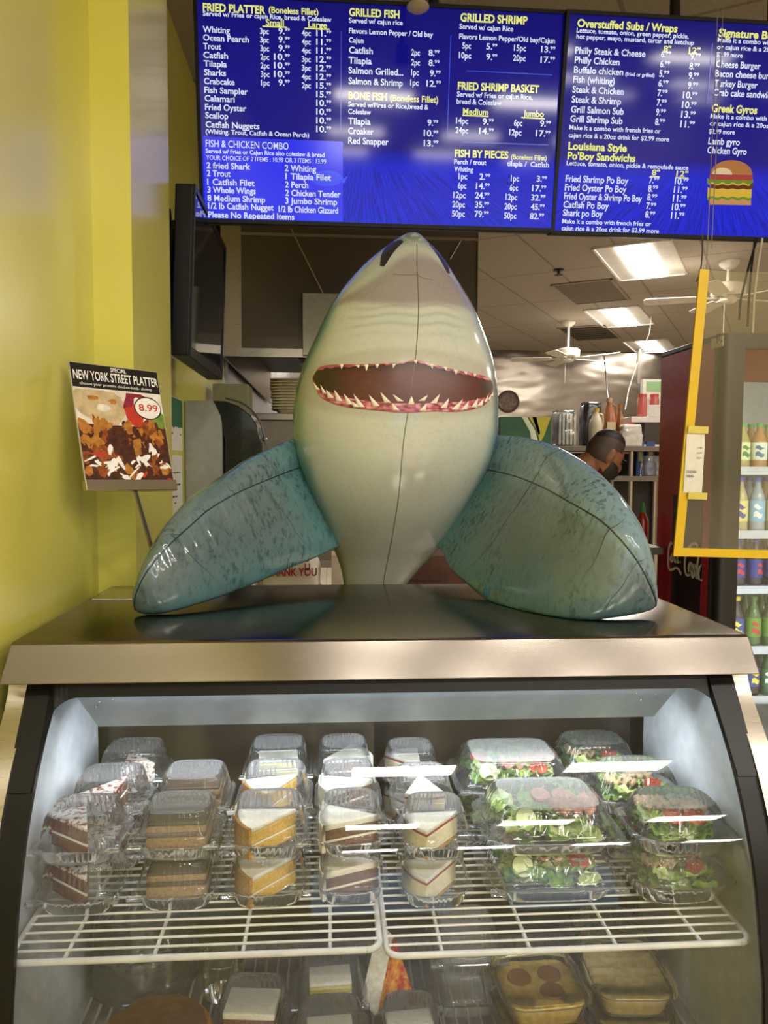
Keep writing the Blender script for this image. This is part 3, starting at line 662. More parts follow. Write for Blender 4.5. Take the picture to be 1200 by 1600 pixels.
def inst(k, loc, rz, label, cat, group):
    if k in used: o = copy_tree(proto[k])
    else: o = proto[k]; used.add(k)
    place(o, loc, rz, label, group); o['category'] = cat; return o
ROWY = {1: 1.300, 2: 1.452, 3: 1.602}
TIER = .0885
ORD = {1: 'front row', 2: 'second row', 3: 'rear row'}
BOXW = {'box': 'cake box', 'boxs': 'cake box', 'salad': 'salad box', 'sand': 'sandwich box'}
def stack(col, row, x, y, boxk, foodk, n, desc, fname, place_txt, rot=0.0, dz=.014, fdx=0, z0=SHZ+.001):
    for i in range(n):
        lev = '' if n == 1 else (', lower of two' if i == 0 else ', upper of two')
        z = z0+(.012 if x < .09 else 0)+i*TIER; j = random.uniform(-.03, .03)
        dx = random.uniform(-.002, .002) if i else 0
        inst(boxk, (x+dx, y+dx, z), j*.6, 'clear %s holding %s, %s, %s%s' % (BOXW[boxk], desc, ORD[row], place_txt, lev), 'food box', 'clear food boxes on the upper shelf')
        fk = foodk[i] if isinstance(foodk, (list, tuple)) else foodk
        if fk: inst(fk, (x+dx+fdx, y+dx, z+.004), j+rot, '%s in a clear box, %s, %s%s' % (fname, ORD[row], place_txt, lev), 'salad' if 'salad' in fname else 'cake', fname.split(' in ')[0]+' portions')
random.seed(21)
Z2 = 'z'
stack(1, 1, -.440, 1.372, 'box', 'red', 2, 'red velvet cake', 'red velvet slice', 'leftmost stack', R_(35), fdx=-.012)
stack(2, 1, -.272, 1.376, 'box', 'choc', 2, 'brown mousse cake', 'brown mousse cake square', 'second from left', R_(2))
stack(3, 1, -.112, 1.376, 'box', 'yel', 2, 'yellow cake', 'yellow cake slice', 'third from left', R_(112))
stack(4, 1, .038, 1.372, 'boxs', 'carr', 2, 'carrot cake', 'carrot cake slice', 'left of rack gap', R_(88))
stack(5, 1, .192, 1.372, 'boxs', 'chees', 2, 'strawberry cheesecake', 'cheesecake slice', 'beside the big salads', R_(118))
stack(6, 1, .412, 1.405, 'salad', ['sB', 'sA'], 2, 'ham salad', 'large ham salad', 'right half')
stack(7, 1, .645, 1.365, 'sand', ['sD', 'sC'], 2, 'turkey salad', 'small turkey salad', 'far right')
stack(1, 2, -.432, 1.520, 'box', 'red', 2, 'red velvet cake', 'red velvet slice', 'leftmost stack', R_(160))
stack(2, 2, -.272, 1.524, 'box', 'choc', 2, 'brown mousse cake', 'brown mousse cake square', 'second from left', R_(4))
stack(3, 2, -.112, 1.524, 'box', 'yel', 2, 'yellow cake', 'yellow cake slice', 'third from left', R_(128))
stack(4, 2, .036, 1.520, 'boxs', 'carr', 2, 'carrot cake', 'carrot cake slice', 'left of rack gap', R_(100))
stack(5, 2, .188, 1.520, 'boxs', 'chees', 2, 'strawberry cheesecake', 'cheesecake slice', 'beside the big salads', R_(180))
stack(6, 2, .392, 1.622, 'salad', ['sA', 'sB'], 2, 'ham salad', 'large ham salad', 'right half')
stack(7, 2, .632, 1.525, 'sand', ['sC', 'sD'], 2, 'turkey salad', 'small turkey salad', 'far right')
stack(1, 3, -.425, 1.664, 'box', 'red', 2, 'red velvet cake', 'red velvet slice', 'leftmost stack', R_(200))
stack(3, 3, -.115, 1.668, 'box', 'lem', 2, 'lemon cake', 'lemon cake square', 'third from left', R_(5))
stack(4, 3, .028, 1.664, 'boxs', 'carr', 2, 'carrot cake', 'carrot cake slice', 'left of rack gap', R_(-60))
stack(5, 3, .176, 1.664, 'boxs', 'chees', 2, 'strawberry cheesecake', 'cheesecake slice', 'beside the big salads', R_(20))
stack(7, 3, .60, 1.684, 'sand', ['sD', 'sD'], 2, 'green salad with tomato', 'small tomato salad', 'far right')

# lower deck
TUB = clear((.99, .98, .93), 1.0, .08, .018, 'tub_plastic')
POT = crumb('dfb94f', 'efd57f', 70, 'potato_salad', .5, .4); EGG = pm('a8702c', .5, key='paprika_round'); BANANA = crumb('e3c978', 'f1e0a6', 60, 'pudding', .45, .4)
def tub(w, d, h, food, kind, label, loc, rz, flabel, fcat):
    t = thing('deli_tub', label, 'deli tub', (0, 0, 0), 'clear deli tubs on the case floor')
    MB().grid([ring(w*.78, d*.78, 0, e=5), ring(w*.82, d*.82, .004, e=5), ring(w*.92, d*.92, h-.004, e=5), ring(w, d, h-.003, e=5), ring(w, d, h, e=5)], True, 0, True).build('base_tray', TUB, t, smooth=True, ang=50)
    MB().grid([ring(w*1.01, d*1.01, h-.004, e=5), ring(w*1.01, d*1.01, h+.004, e=5), ring(w*.93, d*.93, h+.005, e=5), ring(w*.90, d*.90, h+.002, e=5), ring(w*.5, d*.5, h+.002, e=5)], True, 0, False, True).build('lid', TUB, t, smooth=True, ang=50)
    f = thing('pudding' if kind else 'potato_salad', flabel, fcat, (0, 0, 0))
    mb = MB(); rows = [ring(w*.74, d*.74, .002, e=5), ring(w*.87, d*.87, h-.012, e=5)]
    for q in (.84, .7, .5, .3, .1):
        rows.append([(p[0], p[1], h-.008+.003*mnoise.noise(Vector((p[0]*60, p[1]*60, w)))+(.004*math.sin(p[1]*260) if kind else 0)) for p in ring(w*q, d*q, 0, e=5)])
    mb.grid(rows, True, 0, True, True); mb.build('filling', food, f, smooth=True, ang=60)
    if not kind:
        for ex, ey in ((-.2, .12), (.16, .14), (.1, -.16)):
            MB().lathe([(.001, h-.009), (.024, h-.008), (.022, h-.0035), (.001, h-.003)], (ex*w, ey*d, 0), 20).build('spice_round', EGG, f, smooth=True)
    place(t, loc, rz); place(f, (loc[0], loc[1], loc[2]+.001), rz); return t
for i, z in enumerate((DZ, DZ+.055)):
    top = 'upper' if i else 'lower'
    tub(.172, .165, .048, POT, 0, 'clear lidded tub of yellow potato salad with brown rounds, %s of two' % top, (.405, 1.405, z), R_(3), 'yellow potato salad with brown spice rounds, %s tub' % top, 'potato salad')
    tub(.165, .19, .048, BANANA, 1, 'clear lidded tub of pale ridged pudding at right, %s of the stack' % top, (.585, 1.43, z), R_(-4), 'pale yellow ridged pudding, %s tub' % top, 'pudding')
inst('sand', (.735-.115, 1.62, DZ), 0, 'clear box of green lettuce behind the pale pudding tubs', 'food box', 'boxes on the case floor')
inst('sD', (.735-.115, 1.62, DZ+.004), 0, 'lettuce in the clear box behind the pale pudding tubs', 'salad', 'lettuce on the case floor')
pie = thing('chocolate_pie', 'round brown chocolate pie on the lower left with a small sticker', 'pie', (-.325, 1.40, DZ))
MB().lathe([(.001, 0), (.085, 0), (.10, .03), (.102, .034), (.098, .036), (.001, .035)], (-.325, 1.40, DZ), 40).build('crust', CRUST, pie, smooth=True)
MB().lathe([(.001, .0355), (.094, .0355), (.092, .045), (.06, .052), (.001, .055)], (-.325, 1.40, DZ), 40).build('topping', crumb('6b4a30', '7d5a3c', 30, 'pie_top', .35, .3), pie, smooth=True)
pmB = MB(); pmB.box(-.335, 1.34, DZ+.0525, -.295, 1.372, DZ+.0555); pmB.box(-.331, 1.352, DZ+.0555, -.299, 1.362, DZ+.0558, 1)
pmB.build('sticker', [pm('f2efe6', .5, key='paper_white'), pm('b22a24', .5, key='red_ink')], pie)
def dome(loc, r, h, label):
    t = thing('cake_dome', label, 'cake dome', loc, 'clear cake domes on the case floor'); c = loc
    MB().lathe([(.001, 0), (r*.95, 0), (r, .004), (r, .008)], c, 48).build('base_tray', CLEAR, t, smooth=True)
    rows = []
    for z, q in ((.009, 1.0), (.012, .97), (h*.8, .93), (h*.95, .88), (h, .8), (h, .3)):
        rows.append([(c[0]+r*q*(1+.03*math.cos(16*2*PI*j/96)*(0 if z < .011 or z == h else 1))*math.cos(2*PI*j/96), c[1]+r*q*(1+.03*math.cos(16*2*PI*j/96)*(0 if z < .011 or z == h else 1))*math.sin(2*PI*j/96), c[2]+z) for j in range(96)])
    MB().grid(rows, True, 0, False, True).build('lid', CLEAR, t, smooth=True, ang=60)
dome((-.40, 1.63, DZ), .118, .09, 'large clear round dome box behind the brown pie, lower one'); dome((-.40, 1.63, DZ+.092), .116, .08, 'large clear round dome box behind the brown pie, upper one')
sq = bar('red_velvet_square', .10, .075, [(.02, RV, 'sponge'), (.004, CREAM, 'filling'), (.02, RV, 'sponge'), (.013, CREAM, 'frosting')])
place(sq, (-.150, 1.44, DZ+.004), R_(-6), 'square of red cake with thick white frosting on the case floor'); sq['category'] = 'cake'
inst('box', (-.150, 1.44, DZ), R_(-6), 'clear box around the white frosted red cake on the case floor', 'food box', 'boxes on the case floor')
cup = thing('deli_cup', 'small clear round cup with lid between the pie and the white frosted cake', 'cup', (-.225, 1.555, DZ))
MB().lathe([(.001, 0), (.036, 0), (.044, .07), (.046, .072)], (-.225, 1.555, DZ), 32).build('cup_body', TUB, cup, smooth=True)
MB().lathe([(.047, .070), (.047, .078), (.042, .079), (.040, .075), (.001, .075)], (-.225, 1.555, DZ), 32, cap=False).build('lid', TUB, cup, smooth=True)
for i, (y, w_) in enumerate(((1.37, 'front'), (1.515, 'rear'))):
    inst('box', (-.0, y, DZ), 0, 'clear box with a pale yellow cake on the case floor, %s one' % w_, 'food box', 'boxes on the case floor')
    inst('lem', (-.0, y, DZ+.004), R_(3), 'pale yellow cake square on the case floor, %s one' % w_, 'cake', 'lemon cakes on the case floor')
wr = thing('wrapped_sandwich', 'triangular wrapped sandwich with red and yellow edge leaning on the case floor', 'sandwich', (.145, 1.50, DZ))
MB().prism([(.09, 1.46, DZ), (.175, 1.50, DZ), (.135, 1.57, DZ+.10)], (-.03, .035, .012)).build('bread', crumb('d8d2c4', 'efeae0', 80, 'bread', .6), wr, bev=.004)
MB().prism([(.101, 1.4535, DZ+.004), (.176, 1.4895, DZ+.004), (.139, 1.558, DZ+.094)], (-.006, .007, .002)).build('filling', crumb('b32219', 'e0a02a', 45, 'sandwich_fill', .4, .3), wr)
sw = bar('frosted_cake_square', .09, .07, [(.022, crumb('d8a79c', 'e6bcae', 90, 'pink_sponge'), 'sponge'), (.012, CREAM, 'frosting'), (.012, crumb('d8a79c', 'e6bcae', 90, 'pink_sponge'), 'sponge'), (.006, CREAM, 'frosting')])
place(sw, (.150, 1.37, DZ+.004), R_(4), 'pinkish layered cake square on the case floor beside the wrapped sandwich'); sw['category'] = 'cake'
inst('boxs', (.150, 1.37, DZ), 0, 'clear box around the pinkish layered cake on the case floor', 'food box', 'boxes on the case floor')
inst('box', (.275, 1.50, DZ), 0, 'empty looking clear box left of the potato salad tubs, lower one', 'food box', 'boxes on the case floor')
inst('box', (.275, 1.50, DZ+TIER), 0, 'empty looking clear box left of the potato salad tubs, upper one', 'food box', 'boxes on the case floor')
# ------------------------------------------------------------------ inflatable shark
def interp(pts):
    pts = sorted(pts); xs = [p[0] for p in pts]; ys = [p[1] for p in pts]
    def f(x):   # monotone smooth interpolation
        if x <= xs[0]: return ys[0]
        if x >= xs[-1]: return ys[-1]
        k = max(i for i in range(len(xs)-1) if xs[i] <= x)
        def sl(i):
            a, b = max(0, i-1), min(len(xs)-1, i+1); return (ys[b]-ys[a])/(xs[b]-xs[a])
        h = xs[k+1]-xs[k]; t = (x-xs[k])/h; m0, m1 = sl(k)*h, sl(k+1)*h
        return (2*t**3-3*t*t+1)*ys[k]+(t**3-2*t*t+t)*m0+(-2*t**3+3*t*t)*ys[k+1]+(t**3-t*t)*m1
    return f
LX = interp([(363, 646), (366, 634), (383, 608), (413, 572), (449, 539), (485, 515), (530, 494), (572, 476), (611, 464), (650, 459.5), (684, 460), (716, 465), (757, 479), (792, 495), (827, 509), (850, 518), (866, 525), (890, 533), (911, 537)])
RX = interp([(363, 650), (366, 656), (380, 670), (404, 692), (446, 719), (482, 740), (518, 755), (554, 767), (590, 774.5), (626, 777.5), (665, 777.5), (690, 774), (713, 769), (738, 760), (777, 738), (823, 710), (850, 692), (868, 674), (890, 654), (911, 636)])
YC = interp([(363, 2.02), (450, 1.99), (550, 1.97), (650, 1.97), (750, 1.985), (800, 2.0), (860, 2.05), (911, 2.08)])
def ringinfo(py):
    y0 = YC(py); xl, xr = LX(py), RX(py); c = P((xl+xr)/2, py, y0); hw = abs(P(xr, py, y0)[0]-P(xl, py, y0)[0])/2
    return c, hw, hw*.80
def skin(px, py, off=0.0):
    c, hw, tk = ringinfo(py); xl, xr = LX(py), RX(py)
    u = max(-.999, min(.999, (px-(xl+xr)/2)/max(1e-6, (xr-xl)/2))); s = math.sqrt(1-u*u)
    p = np.array([c[0]+hw*u, c[1]-tk*s, c[2]])
    n = np.array([u/max(hw, .01), -s/max(tk, .01), 0]); n /= np.linalg.norm(n)
    return p+n*off
def bodycol(px, py, u, back):
    wob = 12*mnoise.noise(Vector((px*.012, py*.012, 3)))
    base = np.array(lin('c1c6bc')); teal = np.array(lin('5f8f93')); gray = np.array(lin('8d8a85'))
    if back: c = np.array(lin('56757c'))
    else:
        c = base.copy()
        f = sm(.80, .985, abs(u)+.05*mnoise.noise(Vector((px*.03, py*.012, 9)))); c = c*(1-f)+teal*f
        # pinkish snout patch
        w = 30+ (py-420)*1.25; w = min(w, 150)
        inside = sm(w+14, w-10, abs(px-650+.08*(py-400)+wob)) if py > 385 else 0
        f = inside*sm(395, 425, py)*sm(500, 484, py+wob*.7)*.85; c = c*(1-f)+np.array(lin('8f8385'))*f
        # creases across the throat
        if 484 < py < 575:
            g = .5+.5*math.sin((py+10*mnoise.noise(Vector((px*.02, py*.02, 1))))*.42); g *= sm(.95, .5, abs(u))*sm(575, 520, py)*sm(484, 494, py); c = c*(1-.22*g**3)
        # lips shade print round the mouth
        dm = math.hypot((px-624)/150, (py-612)/46); f = sm(1.22, 1.0, dm)*.35; c = c*(1-f)+np.array(lin('9a8a7a'))*f
        # dark speckled tip
        f = sm(400, 374, py+.4*wob)*sm(-.35, .1, mnoise.noise(Vector((px*.16, py*.16, 5)))+.12); c = c*(1-.75*f)+np.array(lin('3f6068'))*.75*f
        f = sm(720, 800, py+.8*wob)*.38; c = c*(1-f)+np.array(lin('94928c'))*f  # shading and dark counter reflection on the lower body, painted in as grey
        f = .5*math.exp(-((px-640)/32)**2-((py-755)/40)**2); c = c*(1-f)+np.array(lin('a79c9c'))*f
        # grey mottling below
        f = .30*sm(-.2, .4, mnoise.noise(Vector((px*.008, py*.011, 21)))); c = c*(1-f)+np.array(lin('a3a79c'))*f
    return np.clip(c, 0, 1)
def pvc(name, rough=.13, dirt=.7, dsc=55, stretch=(1, 1, 1), bumpscale=6, bumps=.03, coat=.25):
    t = NT(name); a = t.n('ShaderNodeVertexColor', layer_name='print')
    v = t.coord(stretch); n1 = t.noise(v, dsc, 6, .72); n2 = t.noise(t.coord((1, 1, 1), (0, 0, 0), 'Object', (3, 1, 2)), 7, 3)
    mask = t.math('MULTIPLY', t.ramp(n1, [(.515, (0, 0, 0)), (.60, (1, 1, 1))]), t.ramp(n2, [(.34, (0, 0, 0)), (.62, (1, 1, 1))]))
    n3 = t.noise(t.coord((60, 60, 6)), 1.6, 3, .6); m3 = t.math('MULTIPLY', t.ramp(n3, [(.60, (0, 0, 0)), (.70, (1, 1, 1))]), .5)
    mk = t.math('MULTIPLY', t.math('MAXIMUM', mask, m3), dirt)
    col = t.mix(mk, a.outputs[0], '2c3a40')
    b = t.bump(t.noise(t.coord(), bumpscale, 2), bumps, .02)
    t.princ(col, rough, 0, b, Specular_IOR_Level=.6, Coat_Weight=coat, Coat_Roughness=.06); return t.m
SHARK = thing('inflatable_shark', 'large inflatable shark with open toothy mouth leaning its teal fins on the steel top', 'inflatable shark', (.2, 1.95, CTOP))
mb = MB(); rows = []; cols = []; N = 180
pys = [363.2, 363.6, 364.4, 366, 368.5, 372] + list(np.linspace(376, 911, 200))
for py in pys:
    c, hw, tk = ringinfo(py); r = []
    for j in range(N):
        a = 2*PI*j/N; u = math.cos(a); px = (LX(py)+RX(py))/2+u*(RX(py)-LX(py))/2
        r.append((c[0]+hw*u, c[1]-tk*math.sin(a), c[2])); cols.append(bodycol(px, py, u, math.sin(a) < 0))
    rows.append(r)
c, hw, tk = ringinfo(911)     # the tail runs on down behind the counter
for k in range(1, 13):
    q = k/12; w = hw*(1-.55*q)*(1 if k < 12 else .3); r = []
    for j in range(N):
        a = 2*PI*j/N; r.append((c[0]-.03*q+w*math.cos(a), c[1]+.10*q-w*.8*math.sin(a), c[2]-.55*q)); cols.append(lin('56757c') if math.sin(a) < 0 else lin('cfd0be'))
    rows.append(r)
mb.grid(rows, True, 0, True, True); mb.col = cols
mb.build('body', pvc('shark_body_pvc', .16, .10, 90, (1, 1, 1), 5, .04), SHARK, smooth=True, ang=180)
FINM = pvc('shark_fin_pvc', .14, .8, 70, (1, 1.2, .6), 6, .03)
# mouth printed on the front
def zc(x, y): return (440+x/3.3333, 350+y/3.3333)
mtop = interp([zc(*p) for p in [(172, 832), (200, 787), (240, 776), (400, 781), (560, 777), (640, 763), (720, 777), (850, 801), (1000, 816), (1048, 830), (1062, 858)]])
mbot = interp([zc(*p) for p in [(172, 842), (200, 915), (250, 955), (330, 982), (430, 997), (590, 1011), (740, 1003), (850, 1001), (950, 982), (1010, 955), (1050, 912), (1062, 868)]])
mgum = interp([zc(*p) for p in [(172, 836), (200, 882), (260, 910), (340, 940), (450, 958), (600, 968), (800, 958), (900, 948), (1000, 922), (1045, 888), (1062, 864)]])
x0, x1 = zc(172, 0)[0], zc(1062, 0)[0]
def strip(fa, fb, name, mat, parent, off, xa=x0, xb=x1, n=90, m=14, col=None):
    mb = MB(); rows = []; cols = []
    for i in range(m+1):
        r = []
        for px in np.linspace(xa, xb, n+1):
            a, b = fa(px), fb(px); py = a+(b-a)*i/m; r.append(skin(px, py, off))
            if col: cols.append(col(px, py, i/m))
        rows.append(r)
    mb.grid(rows)
    if col: mb.col = cols
    return mb.build(name, mat, parent, smooth=True, ang=180)
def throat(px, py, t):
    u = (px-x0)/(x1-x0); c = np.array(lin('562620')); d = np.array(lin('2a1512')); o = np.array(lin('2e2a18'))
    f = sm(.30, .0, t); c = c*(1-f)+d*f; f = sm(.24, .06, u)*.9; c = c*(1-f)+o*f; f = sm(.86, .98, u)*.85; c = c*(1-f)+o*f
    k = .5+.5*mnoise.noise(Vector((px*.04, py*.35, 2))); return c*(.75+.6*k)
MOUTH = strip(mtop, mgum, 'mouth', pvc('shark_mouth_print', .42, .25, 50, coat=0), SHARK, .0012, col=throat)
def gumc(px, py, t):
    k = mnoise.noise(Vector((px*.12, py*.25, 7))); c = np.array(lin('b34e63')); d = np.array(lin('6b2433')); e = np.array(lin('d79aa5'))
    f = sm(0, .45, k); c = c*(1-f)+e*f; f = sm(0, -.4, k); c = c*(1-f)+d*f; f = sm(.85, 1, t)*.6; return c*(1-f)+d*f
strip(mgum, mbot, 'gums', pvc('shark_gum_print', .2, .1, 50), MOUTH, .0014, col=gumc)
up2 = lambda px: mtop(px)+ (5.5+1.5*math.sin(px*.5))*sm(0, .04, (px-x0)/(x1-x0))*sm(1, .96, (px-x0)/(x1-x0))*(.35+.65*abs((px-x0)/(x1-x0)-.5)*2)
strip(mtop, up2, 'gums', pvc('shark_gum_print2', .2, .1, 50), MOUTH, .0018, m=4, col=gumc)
TOOTH = pm('e9dfd3', .25, 0, .12, 90, key='tooth_white')
def tooth(tip, base, w, lean):
    tx, ty = zc(*tip); bx, by = zc(*base); w = w/3.333; rows = []
    for i in range(7):
        q = i/6; cx, cy = bx+(tx-bx)*q + lean*q*(1-q), by+(ty-by)*q; hw = w/2*(1-q)**.85
        rows.append([skin(cx+hw*k, cy, .0022+.0035*(1-q)*(1-k*k)*math.sin(min(1, q*3)*PI/2)+.0008) for k in (-1, -.5, 0, .5, 1)])
    MB().grid(rows).build('tooth', TOOTH, MOUTH, smooth=True, ang=180)
for tip, base in (((180, 858), (200, 895)), ((212, 870), (232, 915)), ((240, 897), (262, 938)), ((278, 899), (302, 955)), ((322, 920), (350, 972)), ((366, 922), (402, 985)), ((436, 927), (470, 980)), ((488, 914), (522, 965)), ((545, 925), (580, 958)),
                  ((632, 933), (630, 972)), ((708, 926), (678, 955)), ((766, 919), (735, 965)), ((811, 937), (784, 985)), ((881, 938), (842, 990)), ((913, 945), (888, 988)), ((963, 927), (940, 975)), ((992, 933), (974, 965)), ((1023, 907), (1008, 945)), ((1041, 905), (1030, 930)), ((1055, 888), (1047, 912)), ((540, 966), (562, 1000)), ((702, 966), (682, 1000)), ((355, 955), (380, 985)), ((855, 962), (836, 992))):
    tooth(tip, base, 30 if 260 < base[0] < 980 else 18, 0)
for tip, base in (((312, 802), (312, 776)), ((426, 816), (426, 783)), ((475, 803), (475, 782)), ((548, 803), (552, 781)), ((655, 780), (650, 762)), ((732, 803), (726, 779)), ((798, 808), (794, 790)), ((848, 825), (846, 800)), ((948, 828), (948, 811)), ((390, 800), (385, 784)), ((900, 820), (898, 806))):
    tooth(tip, base, 20, 0)
# nostrils and seam lines
NOS = pm('2f2a30', .25, key='nostril_print')
def ribbon(pts, w, name, mat, parent, off=.0014, n=40, taper=True):
    pts = [zc(*p) for p in pts]; cv = curve(pts, n); rows = []
    for i, p in enumerate(cv):
        a, b = np.array(cv[max(0, i-1)]), np.array(cv[min(n, i+1)]); d = (b-a)/max(1e-6, np.linalg.norm(b-a)); nn = np.array([-d[1], d[0]])
        ww = (w/3.333/2)*(math.sin(PI*min(1, max(0, .06+.88*i/n)))**.6 if taper else 1)
        rows.append([skin(*(np.array(p)+nn*ww*k), off) for k in (-1, -.4, .4, 1)])
    return MB().grid(rows).build(name, mat, parent, smooth=True, ang=180)
ribbon([(622, 112), (578, 140), (542, 190), (512, 270)], 52, 'nostril', NOS, SHARK)
ribbon([(765, 112), (798, 150), (826, 205), (850, 285)], 40, 'nostril', NOS, SHARK)
SEAM = pm('716d63', .35, key='seam_grey')
sp = [(648, 390), (645, 430), (643, 500), (638, 560), (632, 600), (625, 650), (618, 700), (613, 780), (604, 850), (598, 890), (596, 910)]
MB().tube([skin(x, y, .0003) for x, y in curve(sp, 80)], .0011, 6).build('seam', SEAM, SHARK, smooth=True)
MB().tube([skin(x, y, .0003) for x, y in curve([zc(*p) for p in [(560, 320), (620, 325), (680, 322), (700, 335), (760, 345)]], 20)], .0008, 6).build('seam', SEAM, SHARK, smooth=True)

# pectoral fins
def poly_len(pts, n):
    cv = curve(pts, 120); d = [0]
    for a, b in zip(cv[:-1], cv[1:]): d.append(d[-1]+math.dist(a, b))
    out = []
    for i in range(n):
        s = d[-1]*i/(n-1); k = max(j for j in range(len(d)) if d[j] <= s+1e-9); k = min(k, len(cv)-2); t = (s-d[k])/max(1e-9, d[k+1]-d[k])
        out.append((cv[k][0]+(cv[k+1][0]-cv[k][0])*t, cv[k][1]+(cv[k+1][1]-cv[k][1])*t))
    return out
FINROWS = []
def fin(U, Sm, L, yroot, ytip, name, front, back, cfun, creases):
    n = 90; U, Sm, L = poly_len(U, n), poly_len(Sm, n), poly_len(L, n); rows = []; cols = []; seam = []; K = 14
    for i in range(n):
        t = i/(n-1); yb = yroot(t)
        th = max(0.004, (1-t**2.2)**.6)
        pu, pl = P(*U[i], yb), P(*L[i], yb); ps = P(*Sm[i], yb-front*th*min(1, .25+2.2*t)); D = np.array([0, 1, 0])
        pk = ytip*(math.sin(t*95)+.6*math.sin(t*157+1))*(1-t)**.2*th
        pb = (pu+pl)/2+D*back*th; loop = []
        def arc(a, b, c, m, f0=0):
            for k in range(m):
                q = PI/2*k/m; loop.append(c+(a-c)*math.cos(q)+(b-c)*math.sin(q))
        cs = np.array([ps[0], yb, ps[2]]) ; 
        for k in range(K):
            q = PI/2*k/K; e = math.exp(-(k/2.2)**2); p = cs+(ps-cs)*math.cos(q)+(pu-cs)*math.sin(q); p[1] += (.006*th+pk)*math.exp(-((k-2)/1.6)**2)*(-.8)+.006*th*e; loop.append(p)
        cb = (pu+pl)/2; 
        arc(pu, pb, cb, K); arc(pb, pl, cb, K)
        for k in range(K):
            q = PI/2*(1-k/K); kk = K-k; e = math.exp(-(kk/2.2)**2); p = cs+(ps-cs)*math.cos(q)+(pl-cs)*math.sin(q); p[1] += (.006*th+pk)*math.exp(-((kk-2)/1.6)**2)*(-.8)+.006*th*e; loop.append(p)
        for p in loop: p[2] = max(p[2], CTOP+.0008)
        rows.append([tuple(p) for p in loop]); seam.append(tuple(loop[0]-np.array([0, .0006, 0])))
        for k in range(4*K): cols.append(cfun(t, k/(4*K)))
    mb = MB().grid(rows, True, 0, True, True); mb.col = cols
    f = mb.build(name, FINM, SHARK, smooth=True, ang=180)
    MB().tube(seam, .0014, 6).build('seam', pm('23282b', .3, key='fin_seam'), f, smooth=True)
    for (t0, side, l, sl) in creases:    # pinched creases running off the seam
        pts = []
        for q in range(9):
            i = min(n-1, max(0, int((t0+sl*q/8)*(n-1)))); k = (q/8*l*4*K) if side > 0 else (4*K-q/8*l*4*K)
            k0 = int(k) % (4*K); k1 = (k0+1) % (4*K); fr = k-int(k); p = np.array(rows[i][k0])*(1-fr)+np.array(rows[i][k1])*fr; pts.append(p)
        MB().tube(pts, [.0010*(1-.85*q/8) for q in range(9)], 6).build('crease', pm('2b3236', .3, key='fin_crease'), f, smooth=True)
    FINROWS.append(rows); return f
def finc(blue_light):
    def g(t, k):
        teal = np.array(lin('5d8c8e')); slate = np.array(lin('606f74')); ub = np.array(lin('7893a0'))
        c = teal.copy(); d = min(k, 1-k)*4      # 0 on the seam, 1 on the silhouettes
        f = sm(1.0, .25, d)*sm(.02, .2, t)*.9; c = c*(1-f)+slate*f
        if k < .25: c = c*(1-blue_light)+ub*blue_light  # bluish light falling on the upper lobe, mixed into the fin colour
        return c*(.93+.14*mnoise.noise(Vector((t*9, k*14, 4))))
    return g
Uf = [(478, 676), (460, 684), (423, 700), (388, 716), (353, 739), (318, 762), (286, 788), (257, 822), (238, 853), (222, 885), (211, 917), (208, 938), (210, 952)]
Sf = [(478, 729), (461, 733), (412, 752), (377, 767), (347, 783), (321, 800), (301, 818), (269, 847), (245, 873), (225, 900), (213, 926), (210, 942), (211, 953)]
Lf = [(540, 852), (522, 857), (496, 870), (452, 888), (400, 911), (345, 932), (292, 949), (257, 958), (231, 959.5), (218, 957), (212, 954)]
fin(Uf, Sf, Lf, interp([(0, 2.0), (.2, 1.88), (.5, 1.70), (.8, 1.57), (1, 1.55)]), .0028, 'pectoral_fin', .10, .10, finc(0.25), [(.14, 1, .16, .02), (.20, -1, .22, -.06), (.33, 1, .10, .02), (.33, -1, .10, .0), (.42, -1, .07, .02), (.47, 1, .08, .03), (.52, -1, .06, 0), (.62, 1, .10, .05), (.64, -1, .16, -.08)])
Uf = [(758, 672), (775, 679), (821, 683.5), (867, 697), (912, 722), (949, 752), (981, 791), (1004, 832), (1018, 878), (1024, 915), (1026, 938), (1025, 947)]
Sf = [(748, 732), (763, 734), (802, 743), (844, 759), (890, 784), (940, 814), (977, 851), (1000, 883), (1016, 915), (1024, 937), (1025, 947)]
Lf = [(672, 848), (690, 860), (706, 890), (738, 919.6), (775, 947), (821, 965), (857, 973), (903, 972), (949, 966), (995, 959), (1016, 953), (1024, 948)]
fin(Uf, Sf, Lf, interp([(0, 2.0), (.25, 1.75), (.5, 1.56), (.75, 1.47), (1, 1.49)]), .0012, 'pectoral_fin', .085, .10, finc(0.8), [(.24, 1, .18, .01), (.24, -1, .26, -.07), (.62, 1, .10, .0), (.62, -1, .10, -.02), (.80, -1, .18, -.06), (.80, 1, .08, .0)])

r_ = FINROWS[1]; i_, j_ = 26, 45     # valve near the root of the right fin
p_ = np.array(r_[i_][j_]); a_ = np.array(r_[i_+1][j_])-np.array(r_[i_-1][j_]); b_ = np.array(r_[i_][j_+1])-np.array(r_[i_][j_-1]); n_ = np.cross(a_, b_); n_ /= np.linalg.norm(n_)
if n_[1] > 0: n_ = -n_
a_ /= np.linalg.norm(a_); b_ = np.cross(n_, a_)
mb = MB().lathe([(.001, .0), (.011, .0), (.0125, .0012), (.010, .0026), (.005, .002), (.001, .0022)], (0, 0, 0), 20)
mb.xf(lambda q: Vector(tuple(p_+a_*q.x+b_*q.y+n_*(q.z-.0002)))); mb.build('air_valve', pm('3f6f9a', .25, key='valve_blue'), SHARK, smooth=True)
